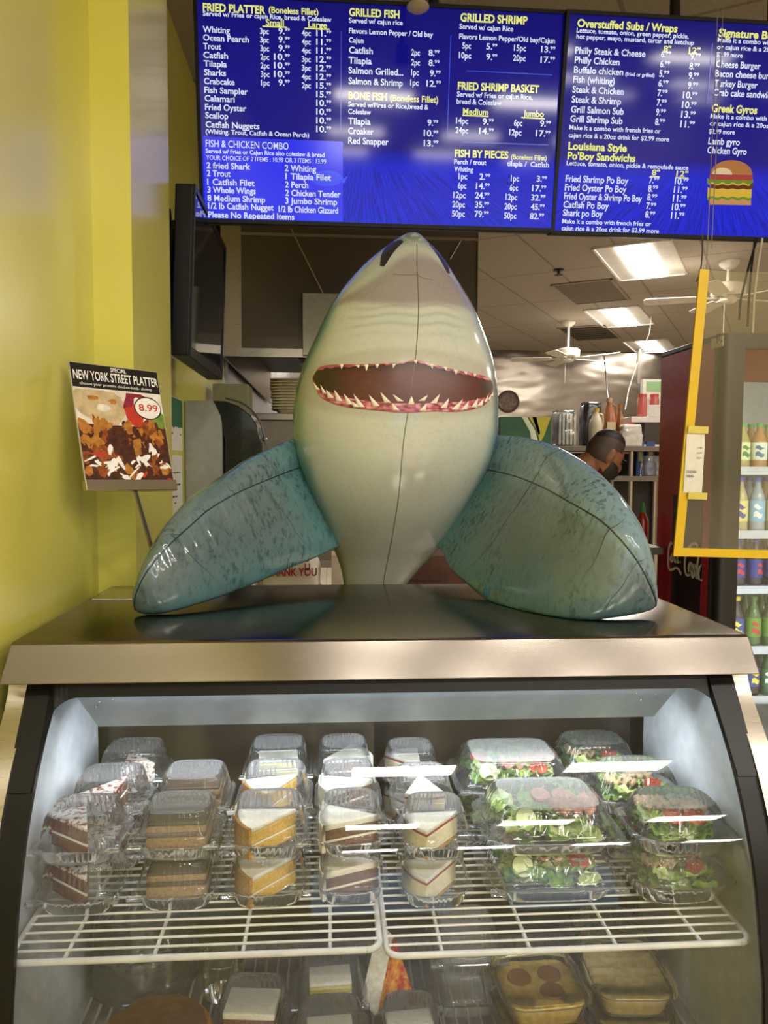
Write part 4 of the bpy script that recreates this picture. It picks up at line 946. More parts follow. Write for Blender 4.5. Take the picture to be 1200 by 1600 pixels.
# ------------------------------------------------------------------ counter sign, papers, wall screen, dispenser
PLs = Plane((-.5032, 1.6305, 1.5225), .7835, -.274, -.0164, .2095, .2706)
T = thing('sign_stand', 'metal counter stand with slanted food poster against the yellow wall', 'sign stand', (-.47, 1.80, CTOP))
b = MB()
PLs.box(b, -.001, -.001, -.006, .2105, .2716, -.0015); b.build('backing_board', pm('c9c6c0', .3, key='acrylic_back'), T)
# poster print: coordinates as fractions
PP = [pm('16161c', .25, key='poster_black', coat=.5), pm('f4f2ee', .25, key='poster_white', coat=.5), pm('c7b28c', .25, 0, .2, 60, key='poster_bread', coat=.5), pm('e6dfd2', .25, 0, .2, 40, key='poster_plate', coat=.5), pm('8e4a1c', .25, 0, .5, 90, key='poster_meat', coat=.5), pm('4a241c', .25, 0, .5, 90, key='poster_dark_meat', coat=.5), pm('8c2440', .25, 0, .3, 60, key='poster_onion', coat=.5), pm('c0392b', .25, key='poster_red', coat=.5), pm('6f8f3a', .25, 0, .3, 60, key='poster_green', coat=.5), pm('b0742f', .25, 0, .3, 90, key='poster_chicken', coat=.5)]
po = MB(); lay = [0]
def pblob(cx, cy, rx, ry, mi, seed=0, n=22, wob=.18, rot=0):
    lay[0] += 1; pts = []
    for i in range(n):
        a = 2*PI*i/n; k = 1+wob*mnoise.noise(Vector((math.cos(a)*1.6, math.sin(a)*1.6, seed)))*2
        x, y = rx*k*math.cos(a), ry*k*math.sin(a); x, y = x*math.cos(rot)-y*math.sin(rot), x*math.sin(rot)+y*math.cos(rot)
        pts.append(PLs.p(max(0, min(1, cx+x))*.2095, max(0.03, min(.785, cy+y))*.2706, -.0010+lay[0]*.000004))
    po.add(pts, [tuple(range(n))], mi)
def prect(a, b_, c, d, mi):
    lay[0] += 1; po.add([PLs.p(a*.2095, b_*.2706, -.0012+lay[0]*.000004), PLs.p(c*.2095, b_*.2706, -.0012+lay[0]*.000004), PLs.p(c*.2095, d*.2706, -.0012+lay[0]*.000004), PLs.p(a*.2095, d*.2706, -.0012+lay[0]*.000004)], [(0, 1, 2, 3)], mi)
prect(0, .0, 1, 1, 3); prect(0, .03, 1, .50, 5)
random.seed(4)
pblob(.26, .66, .32, .15, 2, 1, rot=-.2); pblob(.30, .64, .08, .03, 3, 5); pblob(.42, .70, .05, .02, 9, 6); pblob(.2, .72, .06, .02, 9, 7)
pblob(.70, .66, .16, .16, 6, 2); pblob(.66, .60, .12, .09, 7, 3); pblob(.72, .70, .07, .05, 1, 8); pblob(.9, .56, .10, .10, 8, 9)
for i in range(110):
    x = random.uniform(.04, .97); y = .54-.46*(i/110)+random.uniform(-.05, .03); mi = random.choice([4, 5, 5, 9, 4, 1]) if y < .34 else random.choice([9, 4, 9, 5, 5])
    pblob(x, y, random.uniform(.04, .085), random.uniform(.022, .05), mi, i+20, wob=.25, rot=random.random()*3)
for i in range(18): pblob(random.uniform(.05, .95), random.uniform(.05, .26), random.uniform(.03, .10), random.uniform(.006, .02), random.choice([1, 1, 7]), i+90, wob=.3, rot=random.uniform(-.6, .6))
prect(0, .80, 1, 1, 0)
pblob(.82, .665, .165, .10, 0, 40, wob=.02); pblob(.82, .665, .152, .09, 1, 41, wob=.02)
lay[0] += 1; po.add([PLs.p(x*.2095, y*.2706, -.0006) for x, y in ((.76, .60), (.82, .59), (.735, .54))], [(0, 1, 2)], 1)
fnp = lambda x, y: PLs.p(x, y, -.0002)
def ptx(s, x0, x1, y, cap, mi, bold=.012): put_text(po, s, fnp, x0*.2095, x1*.2095, y*.2706, cap*.2706, mi, bold)
ptx('SPECIAL', .44, .62, .955, .034, 1); ptx('NEW YORK STREET PLATTER', .02, .99, .866, .074, 1, .016); ptx('choose your protein: chicken-lamb- shrimp', .08, .90, .822, .024, 1, 0); ptx('8.99', .71, .94, .64, .058, 7, .015)
po.build('poster', PP, T, recalc=False)
h = MB(); PLs.box(h, -.004, -.012, -.010, .2135, .012, .004); h.build('holder_rail', CHROME, T, bev=.001)
c0 = PLs.p(.115, -.006, -.012)
MB().tube([c0, (c0[0]+.012, c0[1]+.07, 1.40), (c0[0]+.026, c0[1]+.14, CTOP+.004)], .0052, 12).build('pole', steel('d2d0cc', .38, key='satin_pole'), T, smooth=True)
MB().box(-.525, 1.72, CTOP, -.395, 1.86, CTOP+.004).build('base_plate', STEEL, T, bev=.001)

# wall papers
PAPER = pm('e9e6da', .6, key='paper'); INK = pm('3a3a3a', .6, key='ink'); GREENP = pm('2f6b4f', .6, key='green_print')
def paper(name, X, y0, y1, z0, z1, label, band=None, seed=0, cat='paper'):
    t = thing(name, label, cat, (X, (y0+y1)/2, z0)); random.seed(seed)
    MB().box(X, y0, z0, X+.0015, y1, z1).build('sheet', PAPER, t)
    m = MB(); yy = lambda f: y0+(y1-y0)*f
    if band: m.box(X+.0015, yy(band[0]), z1-(z1-z0)*band[1], X+.0022, yy(1), z1-.002, 1)
    z = z1-(z1-z0)*.24
    while z > z0+.03:
        x = .08
        while x < .85:
            w = random.uniform(.05, .16)
            if random.random() < .7: m.box(X+.0015, yy(x), z, X+.0021, yy(min(.95, x+w)), z+random.uniform(.004, .008), 0)
            x += w+.05
        z -= random.choice([.02, .026, .05])
    m.build('print', [INK, GREENP], t); return t
paper('notice_sheet', -.62, 3.0, 3.28, 1.62, 1.83, 'white notice sheet with green block on the yellow wall under the wall screen', (.0, .55), 1)
paper('schedule_sheet', -.62, 2.99, 3.27, 1.30, 1.60, 'long white printed list hanging below the green notice sheet', None, 2)

# wall monitor: side-on
M_X = -.43
T = thing('wall_monitor', 'black wall mounted screen turned sideways above the paper towel dispenser', 'monitor', (-.50, 2.82, 1.90))
cs = [PX(310, 306, -.432), PX(355, 403, -.432), PX(349, 595, -.445), PX(302, 562, -.445)]    # near top, far top, far bottom, near bottom
ya, yb = 2.46, 3.17; zt, zb = 2.43, 1.905
def mp(d, y, z): return (M_X+.02*(z-zb)/(zt-zb)-.012+d, y, z)
b = MB(); b.hexa([mp(-.055, ya, zb), mp(0, ya, zb), mp(0, yb, zb), mp(-.055, yb, zb), mp(-.055, ya, zt), mp(0, ya, zt), mp(0, yb, zt), mp(-.055, yb, zt)]); b.build('housing', BLACK_PL, T, bev=.004)
b = MB(); b.hexa([mp(-.09, ya+.10, zb+.05), mp(-.05, ya+.10, zb+.05), mp(-.05, yb-.1, zb+.05), mp(-.09, yb-.1, zb+.05), mp(-.09, ya+.1, zt-.08), mp(-.05, ya+.1, zt-.08), mp(-.05, yb-.1, zt-.08), mp(-.09, yb-.1, zt-.08)]); b.build('rear_cover', BLACK_PL, T, bev=.006)
e = .018; b = MB()
for y0_, y1_, z0_, z1_ in ((ya, ya+e, zb, zt), (yb-e, yb, zb, zt), (ya+e, yb-e, zb, zb+e+.012), (ya+e, yb-e, zt-e, zt)):
    b.hexa([mp(0, y0_, z0_), mp(.006, y0_, z0_), mp(.006, y1_, z0_), mp(0, y1_, z0_), mp(0, y0_, z1_), mp(.006, y0_, z1_), mp(.006, y1_, z1_), mp(0, y1_, z1_)])
b.build('bezel', BLACK_PL, T)
MB().add([mp(.002, ya+e, zb+e), mp(.002, yb-e, zb+e), mp(.002, yb-e, zt-e), mp(.002, ya+e, zt-e)], [(0, 1, 2, 3)]).build('screen', pm('1c2026', .06, key='dark_screen', Specular_IOR_Level=1.0), T, recalc=False)
MB().box(-.62, 2.70, 2.05, -.50, 2.92, 2.25).build('wall_mount', DARK_MET, T)
def curve3(pts, n):
    a = curve([p[:2] for p in pts], n); b = curve([p[1:] for p in pts], n)
    return [(p[0], p[1], q[1]) for p, q in zip(a, b)]
random.seed(12)
for k in range(3):
    pts = [(-.515+.006*k, 2.5+.03*k, 2.42-.05*k), (-.505+.008*k, 2.46+.02*k, 2.30), (-.51+.004*k, 2.47+.02*k, 2.2), (-.50, 2.48, 2.1+.02*k), (-.50, 2.58, 2.02)]
    MB().tube(curve3(pts, 20), .005, 8).build('cable', BLACK_PL, T, smooth=True)
# towel dispenser
Yd = 3.33
T = thing('towel_dispenser', 'grey paper towel dispenser with dark smoked round cover under the wall screen', 'towel dispenser', (-.45, Yd+.15, 1.25))
def dp(px, py): q = P(px, py, Yd); return (q[0], q[2])
xw = -.62; x1 = dp(347, 620)[0]; zt, zb = dp(320, 626)[1], 1.25
MB().box(xw, Yd, zb, x1, Yd+.30, zt).build('back_box', pm('a9aca6', .45, key='dispenser_grey'), T, bev=.008)
prof = [dp(*p) for p in [(333, 626), (352, 627), (372, 634), (391, 648), (403, 668), (410, 695), (410, 740), (404, 790), (390, 830), (362, 850), (346, 850), (352, 760), (352, 690), (345, 650)]]
m = MB(); m.grid([[(x, y, z) for x, z in prof] for y in (Yd-.004, Yd+.304)], True, 0, True, True); m.build('smoked_cover', pm('20272c', .15, key='smoked_plastic', coat=.4), T, smooth=True, ang=30, bev=.004)
m = MB(); pr = [dp(*p) for p in [(352, 622), (378, 630), (397, 645), (409, 666), (416, 695)]]
m.tube([(x, Yd-.006, z) for x, z in curve(pr, 16)], .004, 8); m.build('cover_rim', pm('4a5154', .25, key='rim_grey'), T, smooth=True)
m = MB(); q = P(413, 686, Yd); m.sphere((q[0], Yd+.02, q[2]), .012); m.build('lock_knob', CHROME, T, smooth=True)
# grey-green box behind the dispenser
q0, q1 = P(332, 640, 3.9), P(388, 600, 3.9)
tag(MB().box(q0[0], 3.9, 1.40, q1[0], 4.1, q1[2]).build('control_box', pm('7d7c5e', .5, key='olive_box'), bev=.004), 'olive grey wall control box behind the towel dispenser', 'control box')

# ------------------------------------------------------------------ kitchen: hood, shelf, stack of trays
HY = 4.15
a, b_ = P(376, 556, HY), P(745, 556, HY); zt = P(560, 362, HY)[2]; zb = a[2]
H = thing('exhaust_hood', 'large stainless exhaust hood hanging behind the shark', 'exhaust hood', ((a[0]+b_[0])/2, HY+.6, zb))
HS = pm('6a6055', .32, .55, .06, 3, key='hood_steel')
m = MB(); m.box(a[0], HY, zb, b_[0], HY+.012, CH-.02); m.build('front_panel', HS, H)
m = MB(); m.box(a[0]-.10, HY+.0, zb-.0, a[0]-.002, HY+.02, CH-.02); m.box(a[0]-.006, HY-.006, zb, a[0]+.006, HY, CH-.02); m.build('corner_post', STEEL, H)
m = MB(); m.box(b_[0]-.006, HY-.004, zb, b_[0], HY+3.3, CH-.02); m.box(a[0]-.10, HY+.02, zb, a[0]-.09, HY+3.3, CH-.02); m.build('side_panel', HS, H)
m = MB(); m.box(a[0], HY-.012, zb-.004, b_[0], HY, zb+.04); m.box(a[0], HY-.01, zt-.035, b_[0], HY-.001, zt-.02); m.build('lip', STEEL, H)
MB().box(a[0]-.09, HY+.02, zb+.30, b_[0], HY+3.3, zb+.33).build('underside', pm('1f1b18', .5, .4, key='hood_dark'), H)
for i in range(12):
    y = HY+.12+i*.26; m = MB(); m.hexa([(a[0]+.34, y, zb+.03), (a[0]+.80, y, zb+.27), (a[0]+.80, y+.24, zb+.27), (a[0]+.34, y+.24, zb+.03), (a[0]+.33, y, zb+.05), (a[0]+.79, y, zb+.29), (a[0]+.79, y+.24, zb+.29), (a[0]+.33, y+.24, zb+.05)])
    for k in range(5): m.hexa([(a[0]+.34+.001, y+.03+k*.042, zb+.022), (a[0]+.80, y+.03+k*.042, zb+.262), (a[0]+.80, y+.045+k*.042, zb+.262), (a[0]+.34, y+.045+k*.042, zb+.022), (a[0]+.335, y+.03+k*.042, zb+.035), (a[0]+.79, y+.03+k*.042, zb+.28), (a[0]+.79, y+.045+k*.042, zb+.28), (a[0]+.335, y+.045+k*.042, zb+.035)], 1)
    m.build('grease_filter', [DARK_MET, STEEL], H)
m = MB(); m.box(a[0]+.30, HY+.1, zb+.0, a[0]+.335, HY+3.3, zb+.06); m.build('grease_trough', DARK_MET, H)
q0, q1 = P(473, 556, HY-.02), P(602, 461, HY-.02)
MB().box(q0[0], HY-.035, q0[2], q1[0], HY, q1[2]).build('control_panel', pm('b5b0a6', .4, .5, key='hood_panel'), H, bev=.003)
e0, e1 = P(455, 358, HY), P(506, 461, HY); MB().tube([(e0[0], HY-.004, e0[2]), (e1[0], HY-.004, e1[2])], .004, 6).build('wire', STEEL, H)
e0, e1 = P(722, 372, HY), P(703, 405, HY); MB().tube([(e0[0], HY-.004, e0[2]), (e1[0], HY-.004, e1[2])], .004, 6).build('wire', STEEL, H)
# splash wall behind the hood and its work shelf
T = thing('work_table', 'stainless work shelf behind the towel dispenser carrying white trays', 'work table', (-.35, 4.55, 0))
q0, q1 = P(392, 645, 4.35), P(500, 645, 4.35); zs = q0[2]
MB().box(q0[0], 4.35, zs-.04, .40, 4.66, zs).build('top', steel('8f877c', .3, key='worn_steel'), T, bev=.004)
MB().box(q0[0]+.01, 4.37, 1.02, .39, 4.40, zs-.04).build('front_panel', pm('8c8478', .5, .3, key='table_front'), T)
for x in (q0[0]+.03, .37):
    for y in (4.42, 4.63): MB().tube([(x, y, 0), (x, y, zs-.04)], .018, 10).build('leg', STEEL, T, smooth=True)
c0 = P(460, 641, 4.5)
for i in range(11):
    tt = MB(); z = zs+i*.0165; w = .128-.0012*(10-i); j = (i*37 % 7-3)*.001
    tt.grid([ring(2*w*.70, .16, 0, 48, 6, cxy=(c0[0]+j, 4.5)), ring(2*w*.93, .20, .026, 48, 6, cxy=(c0[0]+j, 4.5)), ring(2*w+.02, .23, .027, 48, 6, cxy=(c0[0]+j, 4.5)), ring(2*w+.02, .23, .034, 48, 6, cxy=(c0[0]+j, 4.5)), ring(2*w*.9, .19, .028, 48, 6, cxy=(c0[0]+j, 4.5)), ring(2*w*.66, .15, .004, 48, 6, cxy=(c0[0]+j, 4.5))], True, 0, True, True)
    tt.xf(lambda p: p+Vector((0, 0, z))); tag(tt.build('foam_tray', pm('d8cfae', .6, key='cream_foam'), smooth=True, ang=40), 'cream foam tray in the nested stack on the steel work shelf', 'tray', 'nested foam trays')

# ceiling lights
def troffer(cx, cy, ang, label, group, hw=.13, sx=.60, sy=1.21):
    t = thing('ceiling_light', label, 'ceiling light', (cx, cy, CH-.02), group)
    R = Matrix.Rotation(ang, 4, 'Z'); tr = lambda p: R @ p + Vector((cx, cy, 0))
    m = MB(); m.box(-sx/2, -sy/2, CH-.006, sx/2, sy/2, CH-.001); 
    for q in ((-sx/2, -sy/2, -sx/2+.02, sy/2), (sx/2-.02, -sy/2, sx/2, sy/2), (-sx/2, -sy/2, sx/2, -sy/2+.02), (-sx/2, sy/2-.02, sx/2, sy/2)): m.box(q[0], q[1], CH-.016, q[2], q[3], CH-.004)
    m.xf(tr).build('frame', pm('efece6', .5, key='troffer_white'), t)
    m = MB(); m.grid([[(hw*math.sin(a), y, CH-.009-.010*math.cos(a)) for a in np.linspace(-PI/2, PI/2, 9)] for y in (-sy/2+.03, sy/2-.03)], False)
    m.xf(tr).build('lens', LENS, t, smooth=True, ang=180); return t
LENS = emit(tuple(x*LAMP_E for x in WARM), 1.0)
u_, v_ = np.array([math.sin(GR), math.cos(GR)]), np.array([math.cos(GR), -math.sin(GR)])
k0 = np.array([2.64, 6.47])
KL = [(0, 0, 'white ceiling light panel nearest, above the yellow taped frame'), (2, -1, 'middle white ceiling light panel above the small fan'), (4, -1, 'farthest white ceiling light panel by the red cooler'), (2.1, -7, 'white ceiling light panel behind the shark head')]
for i, j, lab in KL:
    p = k0+u_*1.22*i+v_*.61*j; troffer(p[0], p[1], -GR, lab, 'kitchen ceiling lights')
for i, j in ((0, 5), (0, -5), (-2, 3), (3, 4), (5.5, 3)):
    p = k0+u_*1.22*i+v_*.61*j
    if -2.5 < p[0] < 6 and p[1] < 11: troffer(p[0], p[1], -GR, 'white ceiling light panel over the kitchen out of view', 'unseen kitchen lights')
for x in (.40, 1.60, 2.80, 4.0, 5.2):
    for y in (-.85, -3.25, -5.6): troffer(x, y, PI/2, 'white ceiling light panel over the customer side', 'customer side ceiling lights', .16, .60, .62)
# vents, sprinkler
def ceil_rect(cx, cy, w, d, name, mat, label, cat, slat=0):
    t = thing(name, label, cat, (cx, cy, CH-.01)); R = Matrix.Rotation(-GR, 4, 'Z'); tr = lambda p: R @ p+Vector((cx, cy, 0))
    MB().box(-w/2, -d/2, CH-.006, w/2, d/2, CH-.001).xf(tr).build('panel', mat, t)
    m = MB()
    for q in ((-w/2, -d/2, -w/2+.025, d/2), (w/2-.025, -d/2, w/2, d/2), (-w/2, -d/2, w/2, -d/2+.025), (-w/2, d/2-.025, w/2, d/2)): m.box(q[0], q[1], CH-.014, q[2], q[3], CH-.005)
    m.xf(tr).build('frame', pm('9c9184', .6, key='vent_frame'), t)
    for i in range(slat):
        y = -d/2+d*(i+1)/(slat+1); MB().box(-w/2+.03, y-.012, CH-.02, w/2-.03, y+.012, CH-.012).xf(tr).build('slat', pm('6b6055', .5, key='vent_slat'), t)
p = PZ(925, 456, CH); ceil_rect(p[0], p[1], .58, 1.0, 'return_grille', pm('77695c', .8, 0, .15, 200, key='return_brown'), 'brown perforated ceiling return panel between light and fan', 'vent')
p = PZ(922, 520, CH); ceil_rect(p[0], p[1], .6, 1.1, 'ceiling_vent', pm('3b342e', .8, key='vent_dark'), 'dark slatted ceiling vent behind the small fan', 'vent', 6)
p = PZ(873, 421, CH); t = thing('sprinkler_head', 'small dark sprinkler head on the kitchen ceiling', 'sprinkler', (p[0], p[1], CH-.07))
MB().lathe([(.05, -.001), (.045, -.012), (.012, -.014), (.012, -.045)], (p[0], p[1], CH), 20).build('escutcheon', DARK_MET, t, smooth=True); MB().lathe([(.001, -.05), (.035, -.05), (.035, -.046), (.001, -.046)], (p[0], p[1], CH), 16).build('deflector', DARK_MET, t)
# white dome above the first menu
p = P(653, 12, 2.40); t = thing('ceiling_camera', 'small beige round fitting hanging at the top edge of the fish menu screen', 'ceiling fitting', (p[0], 2.40, p[2]))
MB().lathe([(.001, -.012), (.02, -.010), (.034, 0), (.034, .004), (.023, .006), (.023, .06), (.001, .06)], tuple(p), 24).build('socket', pm('9a8c74', .4, key='beige_socket'), t, smooth=True)
MB().tube([(p[0], p[1], p[2]+.06), (p[0], p[1], CH)], .008, 10).build('stem', DARK_MET, t, smooth=True)

# ceiling fans
def fan(x, y, zm, a0, label, rad=.68, wide=.13):
    t = thing('ceiling_fan', label, 'ceiling fan', (x, y, zm-.12), 'white kitchen ceiling fans'); c = (x, y, 0); WF = pm('d9d2c6', .4, key='fan_white')
    MB().lathe([(.001, CH-.001), (.085, CH-.001), (.08, CH-.03), (.04, CH-.065), (.018, CH-.07)], c, 28).build('canopy', WF, t, smooth=True)
    MB().tube([(x, y, CH-.06), (x, y, zm+.06)], .016, 12).build('downrod', WF, t, smooth=True)
    MB().lathe([(.001, zm+.075), (.05, zm+.075), (.12, zm+.06), (.14, zm+.045), (.14, zm-.03), (.12, zm-.045), (.001, zm-.045)], c, 32).build('motor', WF, t, smooth=True, ang=35)
    MB().lathe([(.001, zm-.045), (.07, zm-.047), (.07, zm-.085), (.05, zm-.10), (.001, zm-.105)], c, 24).build('hub', WF, t, smooth=True, ang=35)
    for k in range(5):
        a = a0+2*PI*k/5; R = Matrix.Translation((x, y, zm-.055)) @ Matrix.Rotation(a, 4, 'Z') @ Matrix.Rotation(.2, 4, 'X')
        m = MB(); rws = []
        for s_, w in ((.19, .045), (.22, wide*.45), (.40, wide*.5), (rad-.06, wide*.55), (rad-.015, wide*.5), (rad, wide*.3)):
            rws.append([(s_, -w, -.003), (s_, w, -.003), (s_, w, .003), (s_, -w, .003)])
        m.grid(rws, True, 0, True, True).xf(lambda p: R @ p).build('blade', WF, t)
        m = MB(); m.box(.07, -.016, -.006, .23, .016, .004).xf(lambda p: R @ p).build('blade_arm', WF, t)
    MB().tube([(x-.03, y, zm-.1), (x-.03, y, zm-.35)], .003, 6).build('pull_cord', WF, t)
q = P(887, 560, 9.2); fan(2.86, 9.2, P(887, 553, 9.2)[2], .35, 'small white ceiling fan on a long rod over the kitchen', .68)
fan(3.37, 6.41, P(1140, 455, 6.41)[2], .25, 'white ceiling fan close to the ceiling above the drinks cooler', .68)

# ------------------------------------------------------------------ back shelves and goods
SY = 6.0
def sp(px, py, Y=SY): return P(px, py, Y)
T = thing('storage_shelf', 'steel storage shelving behind the bending person holding jugs and bags', 'shelving', (2.7, SY+.25, 0))
zz = sp(950, 697)[2]; xa, xb = sp(850, 700)[0], sp(1065, 700)[0]
SHM = pm('6f675e', .4, .6, key='shelf_metal')
zs2 = sp(980, 744)[2]
for z, nm in ((zz, 'top_shelf'), (zs2, 'middle_shelf'), (.75, 'lower_shelf')):
    MB().box(xa, SY, z-.04, xb, SY+.45, z).build('shelf', SHM, T, bev=.003)
for x in (xa+.03, sp(987, 740)[0], xb-.03):
    for y in (SY+.02, SY+.43): MB().tube([(x, y, 0), (x, y, zz-.02)], .018, 10).build('post', STEEL, T, smooth=True)
MB().box(xa, SY+.46, 0, xb, SY+.48, zz-.05).build('rear_panel', pm('2a2622', .6, key='dark_panel'), T)
def jug(px, py0, py1, wpx, mats, label, kind='jug', lab=None, cap='e2b21c', group=None, Y=SY+.12, cat='bottle'):
    c = P(px, py0, Y); h = P(px, py1, Y)[2]-zbase; w = wpx/1200*Y
    t = thing(kind, label, cat, (c[0], Y, zbase), group)
    r = w/2
    pr = [(r*.9, 0), (r, .01), (r, h*.55), (r*.85, h*.68), (r*.45, h*.84), (r*.32, h*.88), (r*.32, h*.93)] if kind == 'jug' else [(r*.95, 0), (r, .008), (r, h*.78), (r*.9, h*.84), (r*.9, h*.92)] if kind == 'sauce_jar' else [(r*.9, 0), (r, .008), (r, h*.62), (r*.55, h*.78), (r*.36, h*.84), (r*.36, h*.92)]
    MB().lathe([(.001, 0)]+pr+[(.001, h*.93)], (c[0], Y, zbase), 24).build('body', mats, t, smooth=True)
    MB().lathe([(.001, h*.91), (r*(.92 if kind == 'sauce_jar' else .4), h*.91), (r*(.92 if kind == 'sauce_jar' else .4), h), (.001, h)], (c[0], Y, zbase), 16).build('cap', pm(cap, .4), t, smooth=True)
    if kind == 'jug': MB().tube([(c[0]+r*.35, Y-r*.3, zbase+h*.86), (c[0]+r*.75, Y-r*.55, zbase+h*.82), (c[0]+r*.9, Y-r*.5, zbase+h*.62), (c[0]+r*.8, Y-r*.5, zbase+h*.5)], r*.12, 8).build('handle', mats, t, smooth=True)
    if lab: MB().box(c[0]-r*.6, Y-r*1.03, zbase+h*.14, c[0]+r*.6, Y-r*.9, zbase+h*.5).build('label', pm(lab, .5), t)
    return t
zbase = zz
jug(931, 680, 638, 22, pm('d8cdb4', .4, key='milk_jug'), 'milky plastic jug with yellow cap on the kitchen shelf', 'jug', None, 'e0b020')
jug(951, 672, 622, 23, pm('a86a44', .3, key='amber_jug'), 'amber vinegar jug with pale label on the kitchen shelf', 'jug', 'd9c79a', 'c9a58a')
jug(968, 672, 632, 14, pm('8a5a2c', .3, key='brown_bottle'), 'brown sauce bottle right of the amber jug', 'bottle', '9a7b3a', 'b5651d')
c = P(981, 672, SY+.15); t = thing('steel_canister', 'round steel canister beside the brown bottle on the kitchen shelf', 'canister', (c[0], SY+.15, zz))
MB().lathe([(.001, 0), (.05, 0), (.05, .17), (.045, .172), (.001, .172)], (c[0], SY+.15, zz), 24).build('body', CHROME, t, smooth=True, ang=35); MB().lathe([(.001, .172), (.052, .172), (.052, .185), (.001, .19)], (c[0], SY+.15, zz), 24).build('lid', pm('b3262e', .4, key='red_lid'), t, smooth=True, ang=35)
BAG = clear((.93, .93, .95), 1.3, .12, .10, 'film_bag', bump=.8)
def baggy(px0, px1, py0, py1, Y, d, mat, name, label, cat, inner=None, seed=0, z=None):
    a = P(px0, py1, Y); b = P(px1, py0, Y); z0 = z if z is not None else b[2]; h = a[2]-z0; cx, w = (a[0]+b[0])/2, (b[0]-a[0])
    t = thing(name, label, cat, (cx, Y+d/2, z0)); rws = []
    for i in range(13):
        q = i/12; r = []
        for j in range(36):
            an = 2*PI*j/36; k = (1-.18*q**3)*(1+.14*mnoise.noise(Vector((math.cos(an)*2.2, math.sin(an)*2.2, q*5+seed))))
            r.append((cx+w/2*k*np.sign(math.cos(an))*abs(math.cos(an))**.5, Y+d/2+d/2*k*np.sign(math.sin(an))*abs(math.sin(an))**.5, z0+h*q*(1+.05*mnoise.noise(Vector((an*2, q, seed))))))
        rws.append(r)
    MB().grid(rws, True, 0, True, True).build('film', mat, t, smooth=True, ang=180)
    if inner: inner(t, cx, w, Y, d, z0, h)
    return t
def foil(t, cx, w, Y, d, z0, h):
    for k in range(5): MB().box(cx-w*.4+k*w*.16, Y+d*.15, z0+.005, cx-w*.4+k*w*.16+w*.13, Y+d*.85, z0+h*.9).build('foil_pan', CHROME, t, bev=.006)
baggy(872, 908, 690, 640, SY+.05, .28, BAG, 'bagged_pans', 'clear bag of shiny foil pans on the shelf left of the jugs', 'bag', foil, 1, zz)
baggy(912, 942, 690, 628, SY+.28, .16, pm('242227', .25, 0, .2, 20, bump=.5, key='black_bag', coat=.5), 'black_bag', 'black plastic bag standing behind the milky jug', 'bag', None, 3, zz)
baggy(972, 1006, 692, 663, SY+.0, .12, pm('d3cdc6', .25, 0, .12, 25, bump=.8, key='white_bag', coat=.4), 'plastic_bag', 'crumpled white plastic bag at the shelf edge', 'bag', None, 5, zz)
c0, c1 = P(986, 654, SY+.16), P(1040, 626, SY+.16)
t = thing('white_carton', 'open white carton tray on the right end of the kitchen shelf', 'carton', ((c0[0]+c1[0])/2, SY+.3, zz))
m = MB(); m.box(c0[0], SY+.16, zz, c1[0], SY+.42, zz+.02); m.build('base', WHITE_PL, t)
z4 = c0[2]-.03
m = MB(); m.box(c0[0]+.12, SY+.165, zz+.02, c1[0], SY+.42, z4); m.build('front_panel', pm('3a2c24', .5, key='carton_dark'), t)
m = MB(); m.box(c0[0], SY+.15, z4, c1[0], SY+.42, z4+.045); m.box(c0[0]+.14, SY+.15, z4+.045, c1[0], SY+.17, z4+.14); m.build('tray_wall', WHITE_PL, t, bev=.003)
zbase = z4+.045
for px, lab in ((1003, 'red topped sauce jar on the left of the white carton tray'), (1022, 'red topped sauce jar on the right of the white carton tray')):
    jug(px, 640, 616, 15, pm('a8554a', .3, key='sauce_jar'), lab, 'sauce_jar', None, 'c9403a', 'red sauce jars', SY+.30, 'jar')
c0, c1 = P(1006, 622, SY+.36), P(1046, 596, SY+.36); zq = zbase+.001
t = thing('green_carton', 'white and green printed carton at the top right of the kitchen shelf', 'carton', ((c0[0]+c1[0])/2, SY+.40, zq))
MB().box(c0[0], SY+.39, zq, c1[0], SY+.44, c1[2]+.02).build('body', pm('dfe5d8', .5, key='carton_pale'), t); MB().box(c0[0]+.03, SY+.387, c1[2]-.08, c1[0], SY+.39, c1[2]+.0).build('print', pm('8fbf8a', .5, key='print_green'), t)
# second shelf goods
zbase = zs2
for px, w, col, lab in ((997, 12, '3b5a9c', 'small blue box on the middle kitchen shelf'), (1013, 14, '2f4a86', 'taller dark blue box with yellow print on the middle kitchen shelf'), (1031, 8, 'cfc02c', 'yellow packet beside the red cooler on the shelf')):
    c = P(px, 700, SY+.2); x = w/1200*SY/2; t = thing('food_box', lab, 'box', (c[0], SY+.2, zs2))
    MB().box(c[0]-x, SY+.15, zs2, c[0]+x, SY+.25, P(px, 690, SY+.2)[2]).build('carton', pm(col, .5), t, bev=.002)
    MB().box(c[0]-x*.5, SY+.148, zs2+.12, c[0]+x*.5, SY+.15, zs2+.2).build('print', pm('d9cf8a', .5), t)
baggy(1008, 1034, 743, 712, SY+.03, .12, BAG, 'film_roll_bag', 'crumpled clear plastic bag on the middle kitchen shelf by the red cooler', 'bag', None, 8, zs2)
